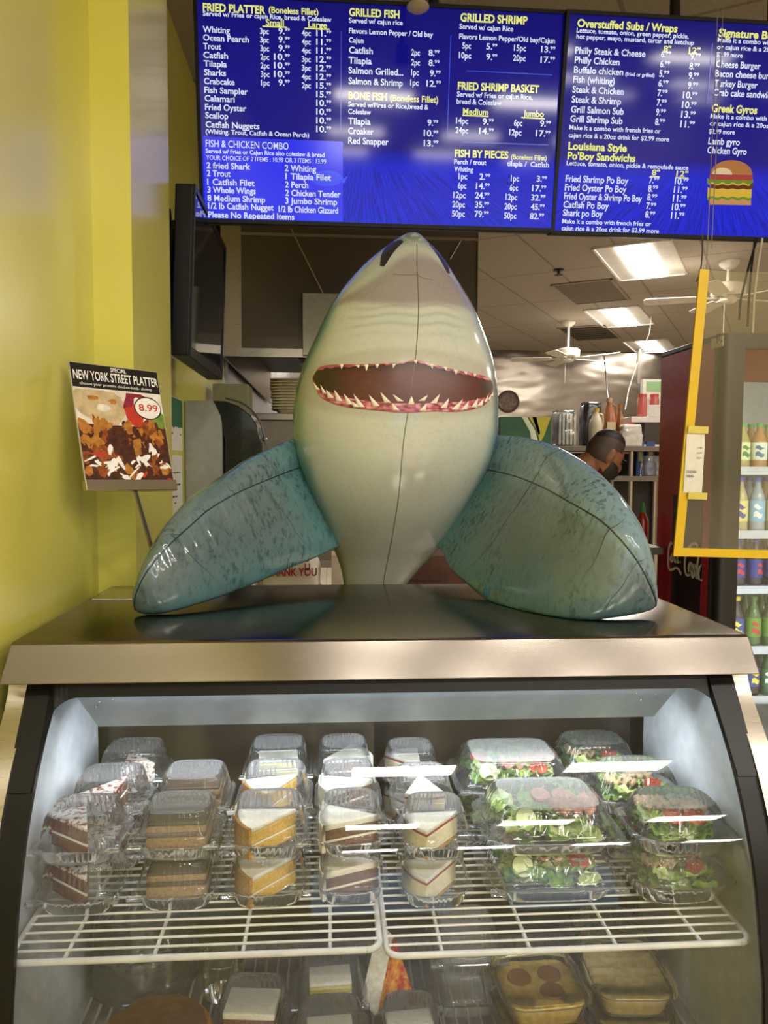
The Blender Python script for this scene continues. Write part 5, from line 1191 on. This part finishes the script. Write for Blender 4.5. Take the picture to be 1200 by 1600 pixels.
# green box and round pan on the wall side
gx0, gx1 = P(781, 692, 5.2), P(862, 652, 5.2)
t = thing('green_carton', 'green and yellow printed carton standing behind the shark', 'carton', ((gx0[0]+gx1[0])/2, 5.3, 1.30))
MB().box(gx0[0], 5.2, 1.30, gx1[0], 5.5, gx1[2]).build('body', pm('1f5a30', .4, key='carton_green'), t, bev=.003)
m = MB(); w = gx1[0]-gx0[0]; h = gx1[2]-gx0[2]
f = lambda u, v: (gx0[0]+w*u, 5.198, gx0[2]+h*v)
m.add([f(.42, 1), f(.52, 1), f(.68, .5), f(.75, 0), f(.62, 0), f(.58, .45)], [(0, 1, 2, 3, 4, 5)], 0); m.add([f(.55, 1), f(.98, 1), f(.86, .3), f(.78, 0), f(.76, .2), f(.7, .55)], [(0, 1, 2, 3, 4, 5)], 1); m.add([f(.62, 1), f(.7, 1), f(.78, .4), f(.75, .3)], [(0, 1, 2, 3)], 0)
m.build('print', [pm('dfe6c8', .4, key='pale_print'), pm('c9b92e', .4, key='yellow_print')], t, recalc=False)
t = thing('carton_stand', 'dark stand holding the green and yellow carton behind the shark', 'stand', ((gx0[0]+gx1[0])/2, 5.35, 0))
MB().box(gx0[0]-.05, 5.15, 1.26, gx1[0]+.05, 5.6, 1.30).build('top', SHM, t); 
for x in (gx0[0], gx1[0]):
    for y in (5.2, 5.55): MB().tube([(x, y, 0), (x, y, 1.26)], .018, 8).build('leg', SHM, t)
q = P(795, 627, Y1R-.05); r = 17.5/1200*Y1R
t = thing('wall_clock', 'round dark brown disc with paler rim on the shiny back wall', 'wall disc', (q[0], Y1R-.03, q[2]-r))
Rx = Matrix.Translation((q[0], Y1R, q[2])) @ Matrix.Rotation(PI/2, 4, 'X')
MB().lathe([(.001, 0), (r*.8, 0), (r*.8, .03), (.001, .03)], (0, 0, 0), 40).xf(lambda p: Rx @ p).build('face', crumb('3c2a20', '6a5140', 20, 'disc_face', .5, .3), t, smooth=True, ang=35)
MB().lathe([(r*.78, .001), (r, .001), (r, .03), (r*.92, .05), (r*.78, .04)], (0, 0, 0), 40, cap=False).xf(lambda p: Rx @ p).build('rim', pm('4a382c', .35, key='disc_rim'), t, smooth=True, ang=35)
# cords hanging in the kitchen
def cord(pts, r, name, mat, label, cat='cord'):
    tag(MB().tube([tuple(p) for p in pts], r, 6).build(name, mat, smooth=True), label, cat)
p0 = PZ(1018, 492, CH)
cord([P(1018, 492, p0[1]), P(1015, 520, 8.5), P(1005, 545, 8), P(990, 585, 7.2), P(982, 610, 6.9), P(977, 640, 6.7)], .004, 'ceiling_cable', pm('cfc8ba', .5, key='cord_white'), 'white cord sweeping down from the kitchen ceiling to the shelf')
p0 = PZ(944, 548, CH)
cord([P(944, 556, 9.5), P(946, 580, 9.5), P(949, 610, 8.5), P(951, 628, 8)], .008, 'ceiling_cable', BLACK_PL, 'black cord hanging over the amber jug')
p0 = PZ(998, 545, CH)
cord([(p0[0], p0[1], CH), P(998, 575, p0[1]), P(998, 600, p0[1])], .03, 'steel_pipe', SHM, 'thin vertical pipe at the back wall left of the cooler', 'pipe')
# bag, brown box and sauce bottle behind the counter
t = thing('back_counter', 'dark steel prep counter behind the display case', 'counter', (.3, 2.95, 0))
MB().box(-.45, 2.70, 1.00, .95, 3.2, 1.04).build('top', SHM, t, bev=.003); MB().box(-.42, 2.74, 0, .92, 3.16, 1.00).build('cabinet', pm('33302c', .5, key='counter_dark'), t)
BY = 2.85
a, b_ = P(410, 915, BY), P(500, 862, BY)
t = thing('takeout_bag', 'white plastic thank you bag behind the shark fin', 'bag', ((a[0]+b_[0])/2, BY+.06, 1.04)); rws = []
for i in range(14):
    q = i/13; r = []
    for j in range(40):
        an = 2*PI*j/40; k = (1-.35*q**2)*(1+.10*mnoise.noise(Vector((math.cos(an)*2, math.sin(an)*2, q*4))))
        r.append(((a[0]+b_[0])/2+.115*k*np.sign(math.cos(an))*abs(math.cos(an))**.55, BY+.07+.07*k*np.sign(math.sin(an))*abs(math.sin(an))**.55, 1.041+.235*q))
    rws.append(r)
MB().grid(rws, True, 0, True, True).build('film', pm('e6e1d6', .35, 0, .05, 30, bump=.3, key='bag_white'), t, smooth=True, ang=180)
m = MB()
def bagpt(x, y): return ((a[0]+b_[0])/2-.115+x, BY-.012+.0*y, 1.10+y)
put_text(m, 'THANK YOU', bagpt, .025, .21, .055, .028, 0, .03)
for k, ch in enumerate('YOU'): put_text(m, ch, bagpt, .165, .185, .14-.032*k, .024, 0, .03)
m.build('lettering', pm('a8283a', .5, key='bag_red'), t, recalc=False)
MB().box(P(518, 900, 2.9)[0], 2.9, 1.04, P(546, 900, 2.9)[0], 3.05, P(520, 868, 2.9)[2]).build('napkin_pack', pm('ddd0c4', .6, key='napkin'), None) 
tag(bpy.data.objects['napkin_pack'], 'pale paper napkin pack between the thank you bag and the shark', 'napkins')
q0, q1 = P(630, 912, 2.95), P(760, 866, 2.95)
t = thing('brown_carton', 'reddish brown cardboard carton behind the shark near its right fin', 'carton', ((q0[0]+q1[0])/2, 3.0, 1.04))
MB().box(q0[0], 2.90, 1.04, q1[0]+.1, 3.14, q1[2]).build('box', crumb('4a2a1c', '5c3726', 12, 'brown_card', .6, .1), t, bev=.003)
MB().box(q0[0]+.02, 2.899, 1.12, q0[0]+.14, 2.90, 1.13).build('tape_seam', pm('3a2016', .5), t)
q = P(1003, 850, 4.2); t = thing('hot_sauce_bottle', 'red sauce bottle with green cap beside the red cooler', 'bottle', (q[0], 4.2, q[2]))
MB().lathe([(.001, 0), (.033, 0), (.034, .01), (.034, .13), (.02, .165), (.014, .18), (.001, .18)], (q[0], 4.2, q[2]), 20).build('body', pm('8c1d16', .25, key='hot_red'), t, smooth=True); MB().lathe([(.015, .178), (.015, .20), (.006, .235), (.001, .235)], (q[0], 4.2, q[2]), 16).build('cap', pm('1f7a3c', .4, key='cap_green'), t, smooth=True)
t = thing('prep_table', 'steel prep table beside the red cooler holding the sauce bottle', 'table', (q[0]-.1, 4.3, 0))
MB().box(1.05, 4.02, q[2]-.04, 1.80, 4.6, q[2]).build('top', SHM, t, bev=.004)
for x in (1.08, 1.77):
    for y in (4.05, 4.57): MB().tube([(x, y, 0), (x, y, q[2]-.04)], .02, 8).build('leg', STEEL, t, smooth=True)
MB().box(1.05, 4.585, 0, 1.80, 4.6, q[2]-.04).build('rear_panel', pm('2a2622', .6, key='dark_panel'), t)

# ------------------------------------------------------------------ drinks cooler
FX0, FX1, FY0, FY1, FZ = 1.82, 2.57, 3.50, 4.16, 2.19
F = thing('drinks_cooler', 'tall red and black glass door drinks cooler full of bottles', 'drinks cooler', ((FX0+FX1)/2, (FY0+FY1)/2, 0))
CRED = pm('c01c2c', .28, key='cooler_red', coat=.3); CBLK = pm('0e0d0a', .35, key='cooler_black')
MB().box(FX0, FY0+.07, .12, FX0+.035, FY1, FZ-.03).build('side_panel', CRED, F)
MB().box(FX1-.035, FY0+.07, .12, FX1, FY1, FZ-.03).build('side_panel', CRED, F)
MB().box(FX0, FY0+.02, FZ-.03, FX1, FY1+.01, FZ).build('top_cap', CBLK, F, bev=.008); MB().box(FX0, FY0+.04, 0, FX1, FY1, .12).build('base', CBLK, F)
MB().box(FX0+.035, FY1-.03, .12, FX1-.035, FY1, FZ-.03).build('rear_panel', INNER, F)
m = MB(); m.box(FX0+.0355, FY0+.08, .12, FX0+.04, FY1-.03, FZ-.03); m.box(FX1-.04, FY0+.08, .12, FX1-.0355, FY1-.03, FZ-.03); m.box(FX0+.04, FY0+.08, .12, FX1-.04, FY1-.03, .15); m.build('liner', INNER, F)
MB().box(FX0+.04, FY0+.06, FZ-.22, FX1-.04, FY0+.08, FZ-.03).build('sign_header', emit(lin('7d2a1c'), .55), F)
m = MB()
rc = .05; fr = .11
pr = [(FX0, FY0+.065), (FX0, FY0+rc)]+[(FX0+rc-rc*math.cos(x), FY0+rc-rc*math.sin(x)) for x in np.linspace(.2, PI/2, 7)]+[(FX0+fr, FY0), (FX0+fr, FY0+.065)]
m.grid([[(x, y, z) for x, y in pr] for z in (.12, FZ-.002)], True, 0, True, True)
m.grid([[(FX0+FX1-x, y, z) for x, y in pr] for z in (.12, FZ-.002)], True, 0, True, True)
m.box(FX0+fr, FY0, FZ-.07, FX1-fr, FY0+.06, FZ-.002); m.box(FX0+fr, FY0, .12, FX1-fr, FY0+.06, .20)
DO = m.build('door_frame', CBLK, F, smooth=True, ang=30)
MB().box(FX0+fr, FY0+.028, .2, FX1-fr, FY0+.034, FZ-.07).build('door_glass', GLASS, DO)
m = MB(); m.tube([(FX1-.06, FY0-.03, .95), (FX1-.06, FY0-.03, 1.4)], .012, 8); m.tube([(FX1-.06, FY0-.03, .97), (FX1-.06, FY0+.01, .97)], .01, 8); m.tube([(FX1-.06, FY0-.03, 1.38), (FX1-.06, FY0+.01, 1.38)], .01, 8); m.build('door_handle', CHROME, DO, smooth=True)
shz = [P(1180, y, FY0+.12)[2] for y in (733, 832, 918, 1012)]+[.42]
for z in shz:
    s_ = MB().box(FX0+.045, FY0+.11, z-.012, FX1-.045, FY1-.04, z).build('shelf', WIRE, F)
    MB().box(FX0+.045, FY0+.10, z-.028, FX1-.045, FY0+.108, z+.012).build('price_rail', pm('b9bfc4', .3, key='rail_grey'), s_)
m = MB(); 
for i in range(5): m.box(FX0+.115, FY0+.085, .25+i*.37, FX0+.13, FY0+.1, .55+i*.37)
m.build('lamp_strip', emit((.9, .95, 1.0), 2.0), F)
area('cooler_lamp', (FX0+.36, FY0+.09, 1.25), (PI/2, 0, 0), .5, 1.7, 3.0, (.9, .95, 1), F)
# side decal with script
Xd = FX0-.001
def dq(px, py): q = PX(px, py, Xd-.001); return (float(q[1]), float(q[2]))
y_far, y_near = dq(1047, 950)[0], dq(1093, 950)[0]; z_top = dq(1075, 775)[1]
MB().box(Xd-.0015, y_near, .16, FX0, y_far, z_top).build('side_decal', crumb('170808', '3a0b0c', 6, 'decal_dark', .3, 0, (.4, .75)), F)
def stroke(mb, pts, w, n=26):
    cv = curve([dq(1030+x/7.0588, 840+y/7.0588) for x, y in pts], n); L_, R2 = [], []
    for i, p in enumerate(cv):
        a, b = np.array(cv[max(0, i-1)]), np.array(cv[min(n, i+1)]); d = (b-a)/max(1e-9, np.linalg.norm(b-a)); nn = np.array([-d[1], d[0]]); ww = w/2*(.55+.45*abs(d[1]))
        L_.append((Xd-.0022, *(np.array(p)+nn*ww))); R2.append((Xd-.0022, *(np.array(p)-nn*ww)))
    mb.grid([L_, R2])
m = MB(); wd = .021
for pts in ([(150, 70), (130, 60), (108, 120), (100, 220), (102, 310), (118, 355), (150, 350), (185, 335), (215, 350), (245, 405)],      # C and its swash
            [(135, 200), (128, 240), (140, 262), (155, 235), (158, 200), (148, 185), (135, 200)], [(178, 180), (165, 230), (178, 268), (196, 230)],
            [(212, 190), (196, 230), (206, 272), (226, 240), (230, 195)], [(232, 190), (226, 250), (240, 275)],
            [(430, 95), (400, 65), (360, 75), (315, 140), (288, 240), (285, 340), (300, 405), (325, 415), (345, 380)],                      # capital C
            [(345, 275), (325, 330), (335, 385), (355, 360), (362, 300), (345, 275)], [(392, 300), (372, 340), (362, 400), (372, 438), (392, 400), (400, 340), (392, 300)],
            [(440, 190), (425, 280), (410, 380), (412, 440), (428, 430)], [(470, 310), (445, 340), (432, 410), (440, 455), (460, 420), (472, 320), (462, 400), (464, 462), (475, 450)]):
    stroke(m, pts, wd)
m.build('script_lettering', pm('f0ece6', .4, key='script_white'), F, recalc=False)
st = MB(); y0_, z0_ = dq(1130, 524); y1_, z1_ = dq(1111, 546)
st.box(Xd-.001, y0_, z1_-.0, FX0, y1_, z0_); st2 = st.build('sticker', PAPER, F)
m = MB()
for k in range(4): m.box(Xd-.0014, y0_+.01+.02*k, z1_+.02+.01*(k % 2), Xd-.0008, y0_+.022+.02*k, z1_+.03+.012*(k % 3))
m.build('sticker_print', INK, st2)
# drinks
def bottle(name, r, h, body, cap, lab, lab2):
    t = thing(name, None, None)
    MB().lathe([(.001, 0), (r*.8, 0), (r, .008), (r, h*.2), (r*.93, h*.24), (r*.97, h*.55), (r*.9, h*.64), (r*.5, h*.82), (r*.38, h*.88), (r*.38, h*.93), (.001, h*.93)], (0, 0, 0), 20).build('body', body, t, smooth=True)
    MB().lathe([(.001, h*.92), (r*.45, h*.92), (r*.45, h), (.001, h)], (0, 0, 0), 14).build('cap', cap, t, smooth=True)
    l = MB().lathe([(r*1.01, h*.2), (r*1.01, h*.58)], (0, 0, 0), 20, cap=False).build('label', lab, t, smooth=True)
    m = MB()
    for i in range(2):
        rw = []
        for k in range(9):
            a = -PI/2+(-.55+1.1*k/8); rw.append([(r*1.03*math.cos(a), r*1.03*math.sin(a), h*(.27+.16*i)+h*.02*math.sin(k*.9+i)), (r*1.03*math.cos(a), r*1.03*math.sin(a), h*(.36+.13*i)+h*.03*math.sin(k*.7))])
        m.grid(rw)
    m.build('label_print', lab2, l); return t
sodas = {
 'peach': bottle('juice_bottle', .037, .225, pm('a8743f', .15, key='peach_juice', coat=.4), pm('3f9a44', .4, key='cap_leaf'), pm('d9e2cc', .4, key='label_green'), pm('2f5c8c', .4, key='print_blue')),
 'lemon': bottle('juice_bottle', .037, .225, pm('a39a4a', .15, key='lemon_juice', coat=.4), pm('3f9a44', .4, key='cap_leaf'), pm('d9e2a8', .4, key='label_lime'), pm('3c7a34', .4, key='print_leaf')),
 'blue': bottle('juice_bottle', .037, .27, pm('8f9ca4', .12, key='blue_water', coat=.4), pm('3442a8', .4, key='cap_blue'), pm('7fb4d8', .4, key='label_blue'), pm('e8e8ea', .4, key='print_white')),
 'tea': bottle('juice_bottle', .037, .27, pm('a89a6a', .12, key='pale_tea', coat=.4), pm('3442a8', .4, key='cap_blue'), pm('d9cf7a', .4, key='label_yellow'), pm('2a3a8c', .4, key='print_navy')),
 'lime': bottle('soda_bottle', .035, .235, pm('1f5a2c', .12, key='lime_soda', coat=.4), pm('2f7a3c', .4, key='cap_green2'), pm('2a6f38', .4, key='label_deepgreen'), pm('e8f0e8', .4, key='print_white2')),
 'cola': bottle('soda_bottle', .035, .235, pm('241a30', .15, key='dark_cola'), pm('20307a', .4, key='cap_navy'), pm('20307f', .4, key='label_navy'), pm('b02a34', .4, key='print_red')),
 'icetea': bottle('soda_bottle', .038, .25, pm('2a1a10', .15, key='dark_tea'), pm('d0b420', .4, key='cap_yellow'), pm('2f3f8c', .4, key='label_royal'), pm('e0d030', .4, key='print_yellow')),
 'green': bottle('soda_bottle', .038, .25, pm('3a5a1c', .12, key='green_soda', coat=.4), pm('3f6a1c', .4, key='cap_dgreen'), pm('5a8a20', .4, key='label_mid'), pm('b9302a', .4, key='print_red2'))}
DR = {0: (['peach', 'lemon'], 'top shelf', {'peach': 'orange juice bottle with green cap', 'lemon': 'yellow lemonade bottle with green cap'}), 1: (['blue', 'tea'], 'second shelf', {'blue': 'clear drink bottle with blue label', 'tea': 'pale drink bottle with yellow label'}),
      2: (['lime', 'cola', 'cola'], 'third shelf', {'lime': 'green lime soda bottle', 'cola': 'dark cola bottle with navy label'}), 3: (['icetea', 'icetea', 'green'], 'fourth shelf', {'icetea': 'brown tea bottle with yellow cap', 'green': 'green soda bottle'}), 4: (['icetea', 'lime'], 'bottom shelf', {'icetea': 'brown tea bottle with yellow cap', 'lime': 'green lime soda bottle'})}
su = set(); cntb = {}
ORDN = ['first', 'second', 'third', 'fourth', 'fifth', 'sixth']
for sh, (ks, nm, names) in DR.items():
    for c in range(6):
        k = ks[c % len(ks)] if c < 3 or sh < 2 else ks[-1 if c % 2 else 0]
        for rw in range(2):
            o = sodas[k] if k not in su else copy_tree(sodas[k]); su.add(k)
            place(o, (FX0+.115+.088*c+(.012 if rw else 0), FY0+.165+.1*rw, shz[sh]), random.uniform(-.4, .4), '%s, %s, %s %s from left' % (names[k], nm, ORDN[c], 'front one' if rw == 0 else 'rear one'), 'cooler bottles on the %s' % nm); o['category'] = 'bottle'

# ------------------------------------------------------------------ hanging clear shield with yellow tape
SYY = 2.08
PLg = Plane(P(1052, 868, SYY), 0.0, .08, -.028, .62, .80)
g0 = PLg.uv(1080, 420); g1 = PLg.uv(1052, 868); PLg.h = g0[1]
Gd = thing('hanging_shield', 'clear acrylic shield edged with bright yellow tape hanging on wires', 'acrylic shield', tuple(PLg.p(.31, 0)))
m = MB(); PLg.box(m, 0, 0, -.0025, PLg.w, PLg.h, .0025); m.build('acrylic_sheet', clear((.955, .95, .90), 1.0, .02, .03, 'acrylic', (.7, .66, .42)), Gd)
TAPE = pm('d8b200', .4, 0, .03, 20, key='yellow_tape'); tw = .0245
m = MB(); PLg.box(m, -.001, -.001, -.0035, tw, PLg.h, .0035); m.build('tape_strip', TAPE, Gd)
m = MB(); PLg.box(m, tw, -.001, -.0035, PLg.w+.001, tw-.002, .0035); m.build('tape_strip', TAPE, Gd)
wt = PLg.p(.012, PLg.h); WIREM = pm('8f8a80', .3, .7, key='hang_wire')
for dx, bot in ((0, .0), (.012, .06)): MB().tube([(wt[0]+.006+dx, wt[1], wt[2]-.005+bot), (wt[0]+.022+dx*1.4, wt[1], CH)], .0012, 6).build('hang_wire', WIREM, Gd)
wt2 = PLg.p(PLg.w-.012, PLg.h); MB().tube([(wt2[0], wt2[1], wt2[2]-.005), (wt2[0]+.02, wt2[1], CH)], .0012, 6).build('hang_wire', WIREM, Gd)
cv = [P(1098, 365, SYY), P(1097, 400, SYY), P(1094, 425, SYY), P(1088, 440, SYY)]; MB().tube([tuple(x) for x in curve(cv, 14)], .002, 6).build('loose_wire', pm('3a3732', .5, key='wire_dark'), Gd, smooth=True)
# receipt taped on the shield
t = thing('taped_receipt', 'crumpled white paper receipt taped to the clear shield', 'receipt', PLg.p(.06, .15, .01))
cn = [PLg.uv(*p) for p in ((1066, 769), (1095, 773), (1100, 670), (1072, 668))]
rws = []
for i in range(15):
    q = i/14; l = np.array(cn[0])*(1-q)+np.array(cn[3])*q; r = np.array(cn[1])*(1-q)+np.array(cn[2])*q
    rws.append([PLg.p(*(l*(1-k/10)+r*k/10), .0045+.004*abs(mnoise.noise(Vector((k*.35, i*.35, 4))))+.002*math.sin(q*PI)) for k in range(11)])
MB().grid(rws).build('paper', pm('dcd8cc', .6, 0, .05, 40, key='receipt_paper'), t, smooth=True, ang=180)
m = MB()
u0, v0 = PLg.uv(1070, 738)
put_text(m, 'CHICKEN', lambda x, y: PLg.p(x, y, .0105), u0, u0+.028, v0, .006, 0, .02); put_text(m, '10.42', lambda x, y: PLg.p(x, y, .0105), u0+.002, u0+.022, v0-.012, .006, 0, .02)
u1, v1 = PLg.uv(1088, 700)
for k in range(3): put_text(m, ('1.25', '8.99', '9.54')[k], lambda x, y: PLg.p(x, y, .0105), u1, u1+.012, v1-.014*k, .003, 0, .02)
m.build('print', INK, t, recalc=False)
for py, a0, a1 in ((671, 1072, 1104), (774, 1072, 1102)):
    m = MB(); a_, b2 = PLg.uv(a0, py+4), PLg.uv(a1, py-3); PLg.box(m, a_[0], a_[1]-.002, .0085, b2[0], b2[1]+.003, .0118); m.build('tape_strip', pm('cfc055', .4, key='old_tape'), t)
# cables at the right under the second menu
for k, (x0_, x1_) in enumerate(((1183, 1155), (1180, 1168), (1191, 1176))):
    cord([P(x0_, 372, 2.72), P((x0_+x1_)/2, 420, 2.72), P(x1_+2, 470, 2.72), P(x1_, 500+10*k, 2.73)], .004, 'hanging_cable', BLACK_PL if k < 2 else pm('bdb6a8', .5, key='cord_grey'), ('dark cable hanging under the right menu screen, outer one', 'dark cable hanging under the right menu screen, inner one', 'pale thin cable hanging under the right menu screen')[k], 'cable')

# ------------------------------------------------------------------ the cook
PY = 3.62
def pw(px, py, dy=0): q = P(px, py, PY); return Vector((q[0], PY+dy, q[2]))
hc = pw(944, 711)
PER = thing('person', 'person with dark beard and shaved hair sides bending forward in the kitchen', 'person', (hc.x-.25, PY, 0))
SKINM = pm('7d5138', .5, 0, .08, 40, key='skin', Subsurface_Weight=.05); HAIR = pm('17110e', .55, 0, .3, 120, bump=.6, key='hair_dark'); FADE = pm('3b2b22', .6, 0, .15, 200, key='hair_fade')
SHIRT = pm('5a1a1c', .7, 0, .12, 60, key='shirt_maroon'); TROU = pm('22242a', .7, 0, .12, 60, key='trousers_dark')
def skin_mesh(nodes, edges, sub=2):
    me = bpy.data.meshes.new('skin_src'); me.from_pydata([n[0] for n in nodes], edges, []); o = bpy.data.objects.new('skin_src', me); COL.objects.link(o)
    o.modifiers.new('s', 'SKIN'); me.update()
    for i, n in enumerate(nodes):
        r = n[1]; me.skin_vertices[0].data[i].radius = r if isinstance(r, tuple) else (r, r)
        me.skin_vertices[0].data[i].use_root = (i == 0)
    s = o.modifiers.new('d', 'SUBSURF'); s.levels = sub; bpy.context.view_layer.update()
    ev = o.evaluated_get(bpy.context.evaluated_depsgraph_get()); m = ev.to_mesh(); vs = [tuple(v.co) for v in m.vertices]; fs = [tuple(p.vertices) for p in m.polygons]
    ev.to_mesh_clear(); bpy.data.objects.remove(o); return vs, fs
hx, hy, hz = hc
neck = (hx-.10, hy, hz-.055); chest = (hx-.24, hy, hz-.16); belly = (hx-.36, hy, hz-.36); pel = (hx-.43, hy, hz-.58)
nodes = [(pel, (.13, .10)), (belly, (.115, .085)), (chest, (.13, .095)), (neck, .062), ((hx-.03, hy, hz-.01), .06)]
edges = [(0, 1), (1, 2), (2, 3), (3, 4)]
tz = pel[2]
limbs = {}
for s in (-1, 1):
    b0 = len(nodes); sh = (chest[0]+.05, hy+.19*s, chest[2]+.03)
    nodes += [(sh, .062), ((sh[0]+.10, hy+.24*s, sh[2]-.27), .046), ((sh[0]+.23, hy+.16*s, sh[2]-.50), .034), ((sh[0]+.28, hy+.14*s, sh[2]-.56), (.040, .022))]
    edges += [(2, b0), (b0, b0+1), (b0+1, b0+2), (b0+2, b0+3)]
    w = nodes[b0+3][0]
    for k, (dy, ln, dz) in enumerate(((-.030, .070, -.012), (-.010, .082, -.014), (.010, .078, -.014), (.028, .062, -.012))):
        n0 = len(nodes); nodes += [((w[0]+.03, w[1]+dy, w[2]-.006), .010), ((w[0]+.03+ln*.5, w[1]+dy*1.1, w[2]-.008+dz*.5), .0095), ((w[0]+.03+ln, w[1]+dy*1.1, w[2]-.03+dz), .008)]
        edges += [(b0+3, n0), (n0, n0+1), (n0+1, n0+2)]
    n0 = len(nodes); nodes += [((w[0]-.005, w[1]-.042*s, w[2]-.01), .011), ((w[0]+.035, w[1]-.060*s, w[2]-.02), .009)]; edges += [(b0+3, n0), (n0, n0+1)]
    l0 = len(nodes); nodes += [((pel[0]+.01, hy+.10*s, tz-.06), .092), ((pel[0]+.06, hy+.11*s, tz*.52), .062), ((pel[0]+.0, hy+.11*s, .10), .042), ((pel[0]+.03, hy+.115*s, .045), .04), ((pel[0]+.17, hy+.12*s, .035), (.042, .03))]
    edges += [(0, l0), (l0, l0+1), (l0+1, l0+2), (l0+2, l0+3), (l0+3, l0+4)]; limbs[s] = (b0, l0)
vs, fs = skin_mesh(nodes, edges)
mb = MB().add(vs, fs)
# head: facing +x, pitched forward and turned slightly away
HR = Matrix.Translation(hc) @ Matrix.Rotation(R_(12), 4, 'Z') @ Matrix.Rotation(R_(30), 4, 'Y')
def headshape(fn, n=40, m=30, thr=None):
    rws = []
    for i in range(m+1):
        th = PI*i/m; r = []
        for j in range(n):
            ph = 2*PI*j/n; d = Vector((math.sin(th)*math.cos(ph), math.sin(th)*math.sin(ph), math.cos(th))); r.append(tuple(HR @ fn(d)))
        rws.append(r)
    return rws
def hd(d):     # x front, z up, local; skull with jaw, brow, nose
    x, y, z = d
    p = Vector((x*.098, y*.074*(1-.16*max(0, x))*(1-.22*max(0, -z)), z*.122))
    if z < 0 and x < 0: p.x *= 1-.35*(-z)
    if z < -.3 and x > 0: p.x += .012*x
    g = lambda cx, cz, s, k: k*math.exp(-((z-cz)**2)/(2*s*s))*math.exp(-(y/.30)**2)*max(0, x)
    p.x += g(.18, .22, .08, .006)+ .030*math.exp(-((z+.18)/.13)**2)*math.exp(-(y/.14)**2)*max(0, x)+.012*math.exp(-((z-.0)/.12)**2)*math.exp(-(y/.11)**2)*max(0, x)
    p.x += .009*math.exp(-((z+.45)/.07)**2)*math.exp(-(y/.25)**2)*max(0, x) + .008*math.exp(-((z+.56)/.06)**2)*math.exp(-(y/.22)**2)*max(0, x)
    p.x -= .010*sum(math.exp(-((z-.06)/.10)**2)*math.exp(-((y-c)/.16)**2) for c in (-.38, .38))*max(0, x)
    return p
hrows = headshape(hd); mb.grid(hrows, True)
for s in (-1, 1):
    e = MB(); e.sphere((0, 0, 0), (.017, .008, .032), 14, 10); e.xf(lambda p: HR @ (Matrix.Translation((-.006, s*.073, -.005)) @ Matrix.Rotation(s*.35, 4, 'Z') @ p)); mb.add(e.v, e.f)
    e = MB(); e.sphere((0, 0, 0), (.007, .004, .010), 10, 8); e.xf(lambda p: HR @ (Matrix.Translation((-.001, s*.082, -.004)) @ p)); mb.add(e.v, e.f)
body = mb.build('body', SKINM, PER, smooth=True, ang=180)
md = body.modifiers.new('remesh', 'REMESH'); md.mode = 'VOXEL'; md.voxel_size = .007; md.use_smooth_shade = True
md = body.modifiers.new('smooth', 'SMOOTH'); md.iterations = 2; md.factor = .4
def cap(fn, cond, k, name, mat, n=60, m=44):
    rws = []; q = MB(); pts = {}
    for i in range(m+1):
        th = PI*i/m
        for j in range(n):
            ph = 2*PI*j/n; d = Vector((math.sin(th)*math.cos(ph), math.sin(th)*math.sin(ph), math.cos(th)))
            w = cond(d); p = fn(d); pts[i, j] = tuple(HR @ (p*(1+k*min(1, max(0, w)*6)) if w > 0 else p*.93))
    q.grid([[pts[i, j] for j in range(n)] for i in range(m+1)], True); return q.build(name, mat, PER, smooth=True, ang=180)
def c_fade(d):
    x, y, z = d; return min((-x+.62)*1.2 if z > .2 else (-x+.02), z+.45 if x < 0 else z-.12+ (0 if x < .3 else -.1))
cap(hd, c_fade, .022, 'hair_sides', FADE)
cap(hd, lambda d: min(d.z-.62+.25*max(0, -d.x), .86-d.x), .085, 'hair_top', HAIR)
cap(hd, lambda d: min(-d.z-.16+.3*max(0, d.x-.5)*0, d.x-.12, 1 if abs(d.y) > .2 or d.z < -.5 else -.1), .10, 'beard', HAIR)
for s in (-1, 1):
    e = MB(); e.sphere((0, 0, 0), (.006, .020, .005), 12, 8); e.xf(lambda p: HR @ (Matrix.Translation((.093, s*.028, .022)) @ Matrix.Rotation(-s*.35, 4, 'Z') @ p)); e.build('eyebrow', HAIR, PER, smooth=True)
    e = MB(); e.sphere((0, 0, 0), .011, 12, 10); e.xf(lambda p: HR @ (Matrix.Translation((.079, s*.029, .004)) @ p)); e.build('eye', pm('2a1c14', .2, key='eye_dark'), PER, smooth=True)
def grow(ids, es, k, name, mat, adj=None):
    nn = [(nodes[i][0], tuple(r+(k if i < 3 else .030) for r in (nodes[i][1] if isinstance(nodes[i][1], tuple) else (nodes[i][1],)*2))) for i in ids]
    v2, f2 = skin_mesh(nn, [(ids.index(a), ids.index(b)) for a, b in es]); MB().add(v2, f2).build(name, mat, PER, smooth=True, ang=180)
bL, lL = limbs[-1]; bR, lR = limbs[1]
grow([0, 1, 2, bL, bL+1, bR, bR+1], [(0, 1), (1, 2), (2, bL), (bL, bL+1), (2, bR), (bR, bR+1)], .060, 'shirt', SHIRT)
grow([0, lL, lL+1, lL+2, lR, lR+1, lR+2], [(0, lL), (lL, lL+1), (lL+1, lL+2), (0, lR), (lR, lR+1), (lR+1, lR+2)], .030, 'trousers', TROU)
for l0 in (lL, lR):
    p = nodes[l0+3][0]; e = MB(); e.sphere((p[0]+.07, p[1], .045), (.145, .052, .055), 16, 10); e.xf(lambda q: Vector((q.x, q.y, max(0, q.z)))); e.build('shoe', BLACK_PL, PER, smooth=True)
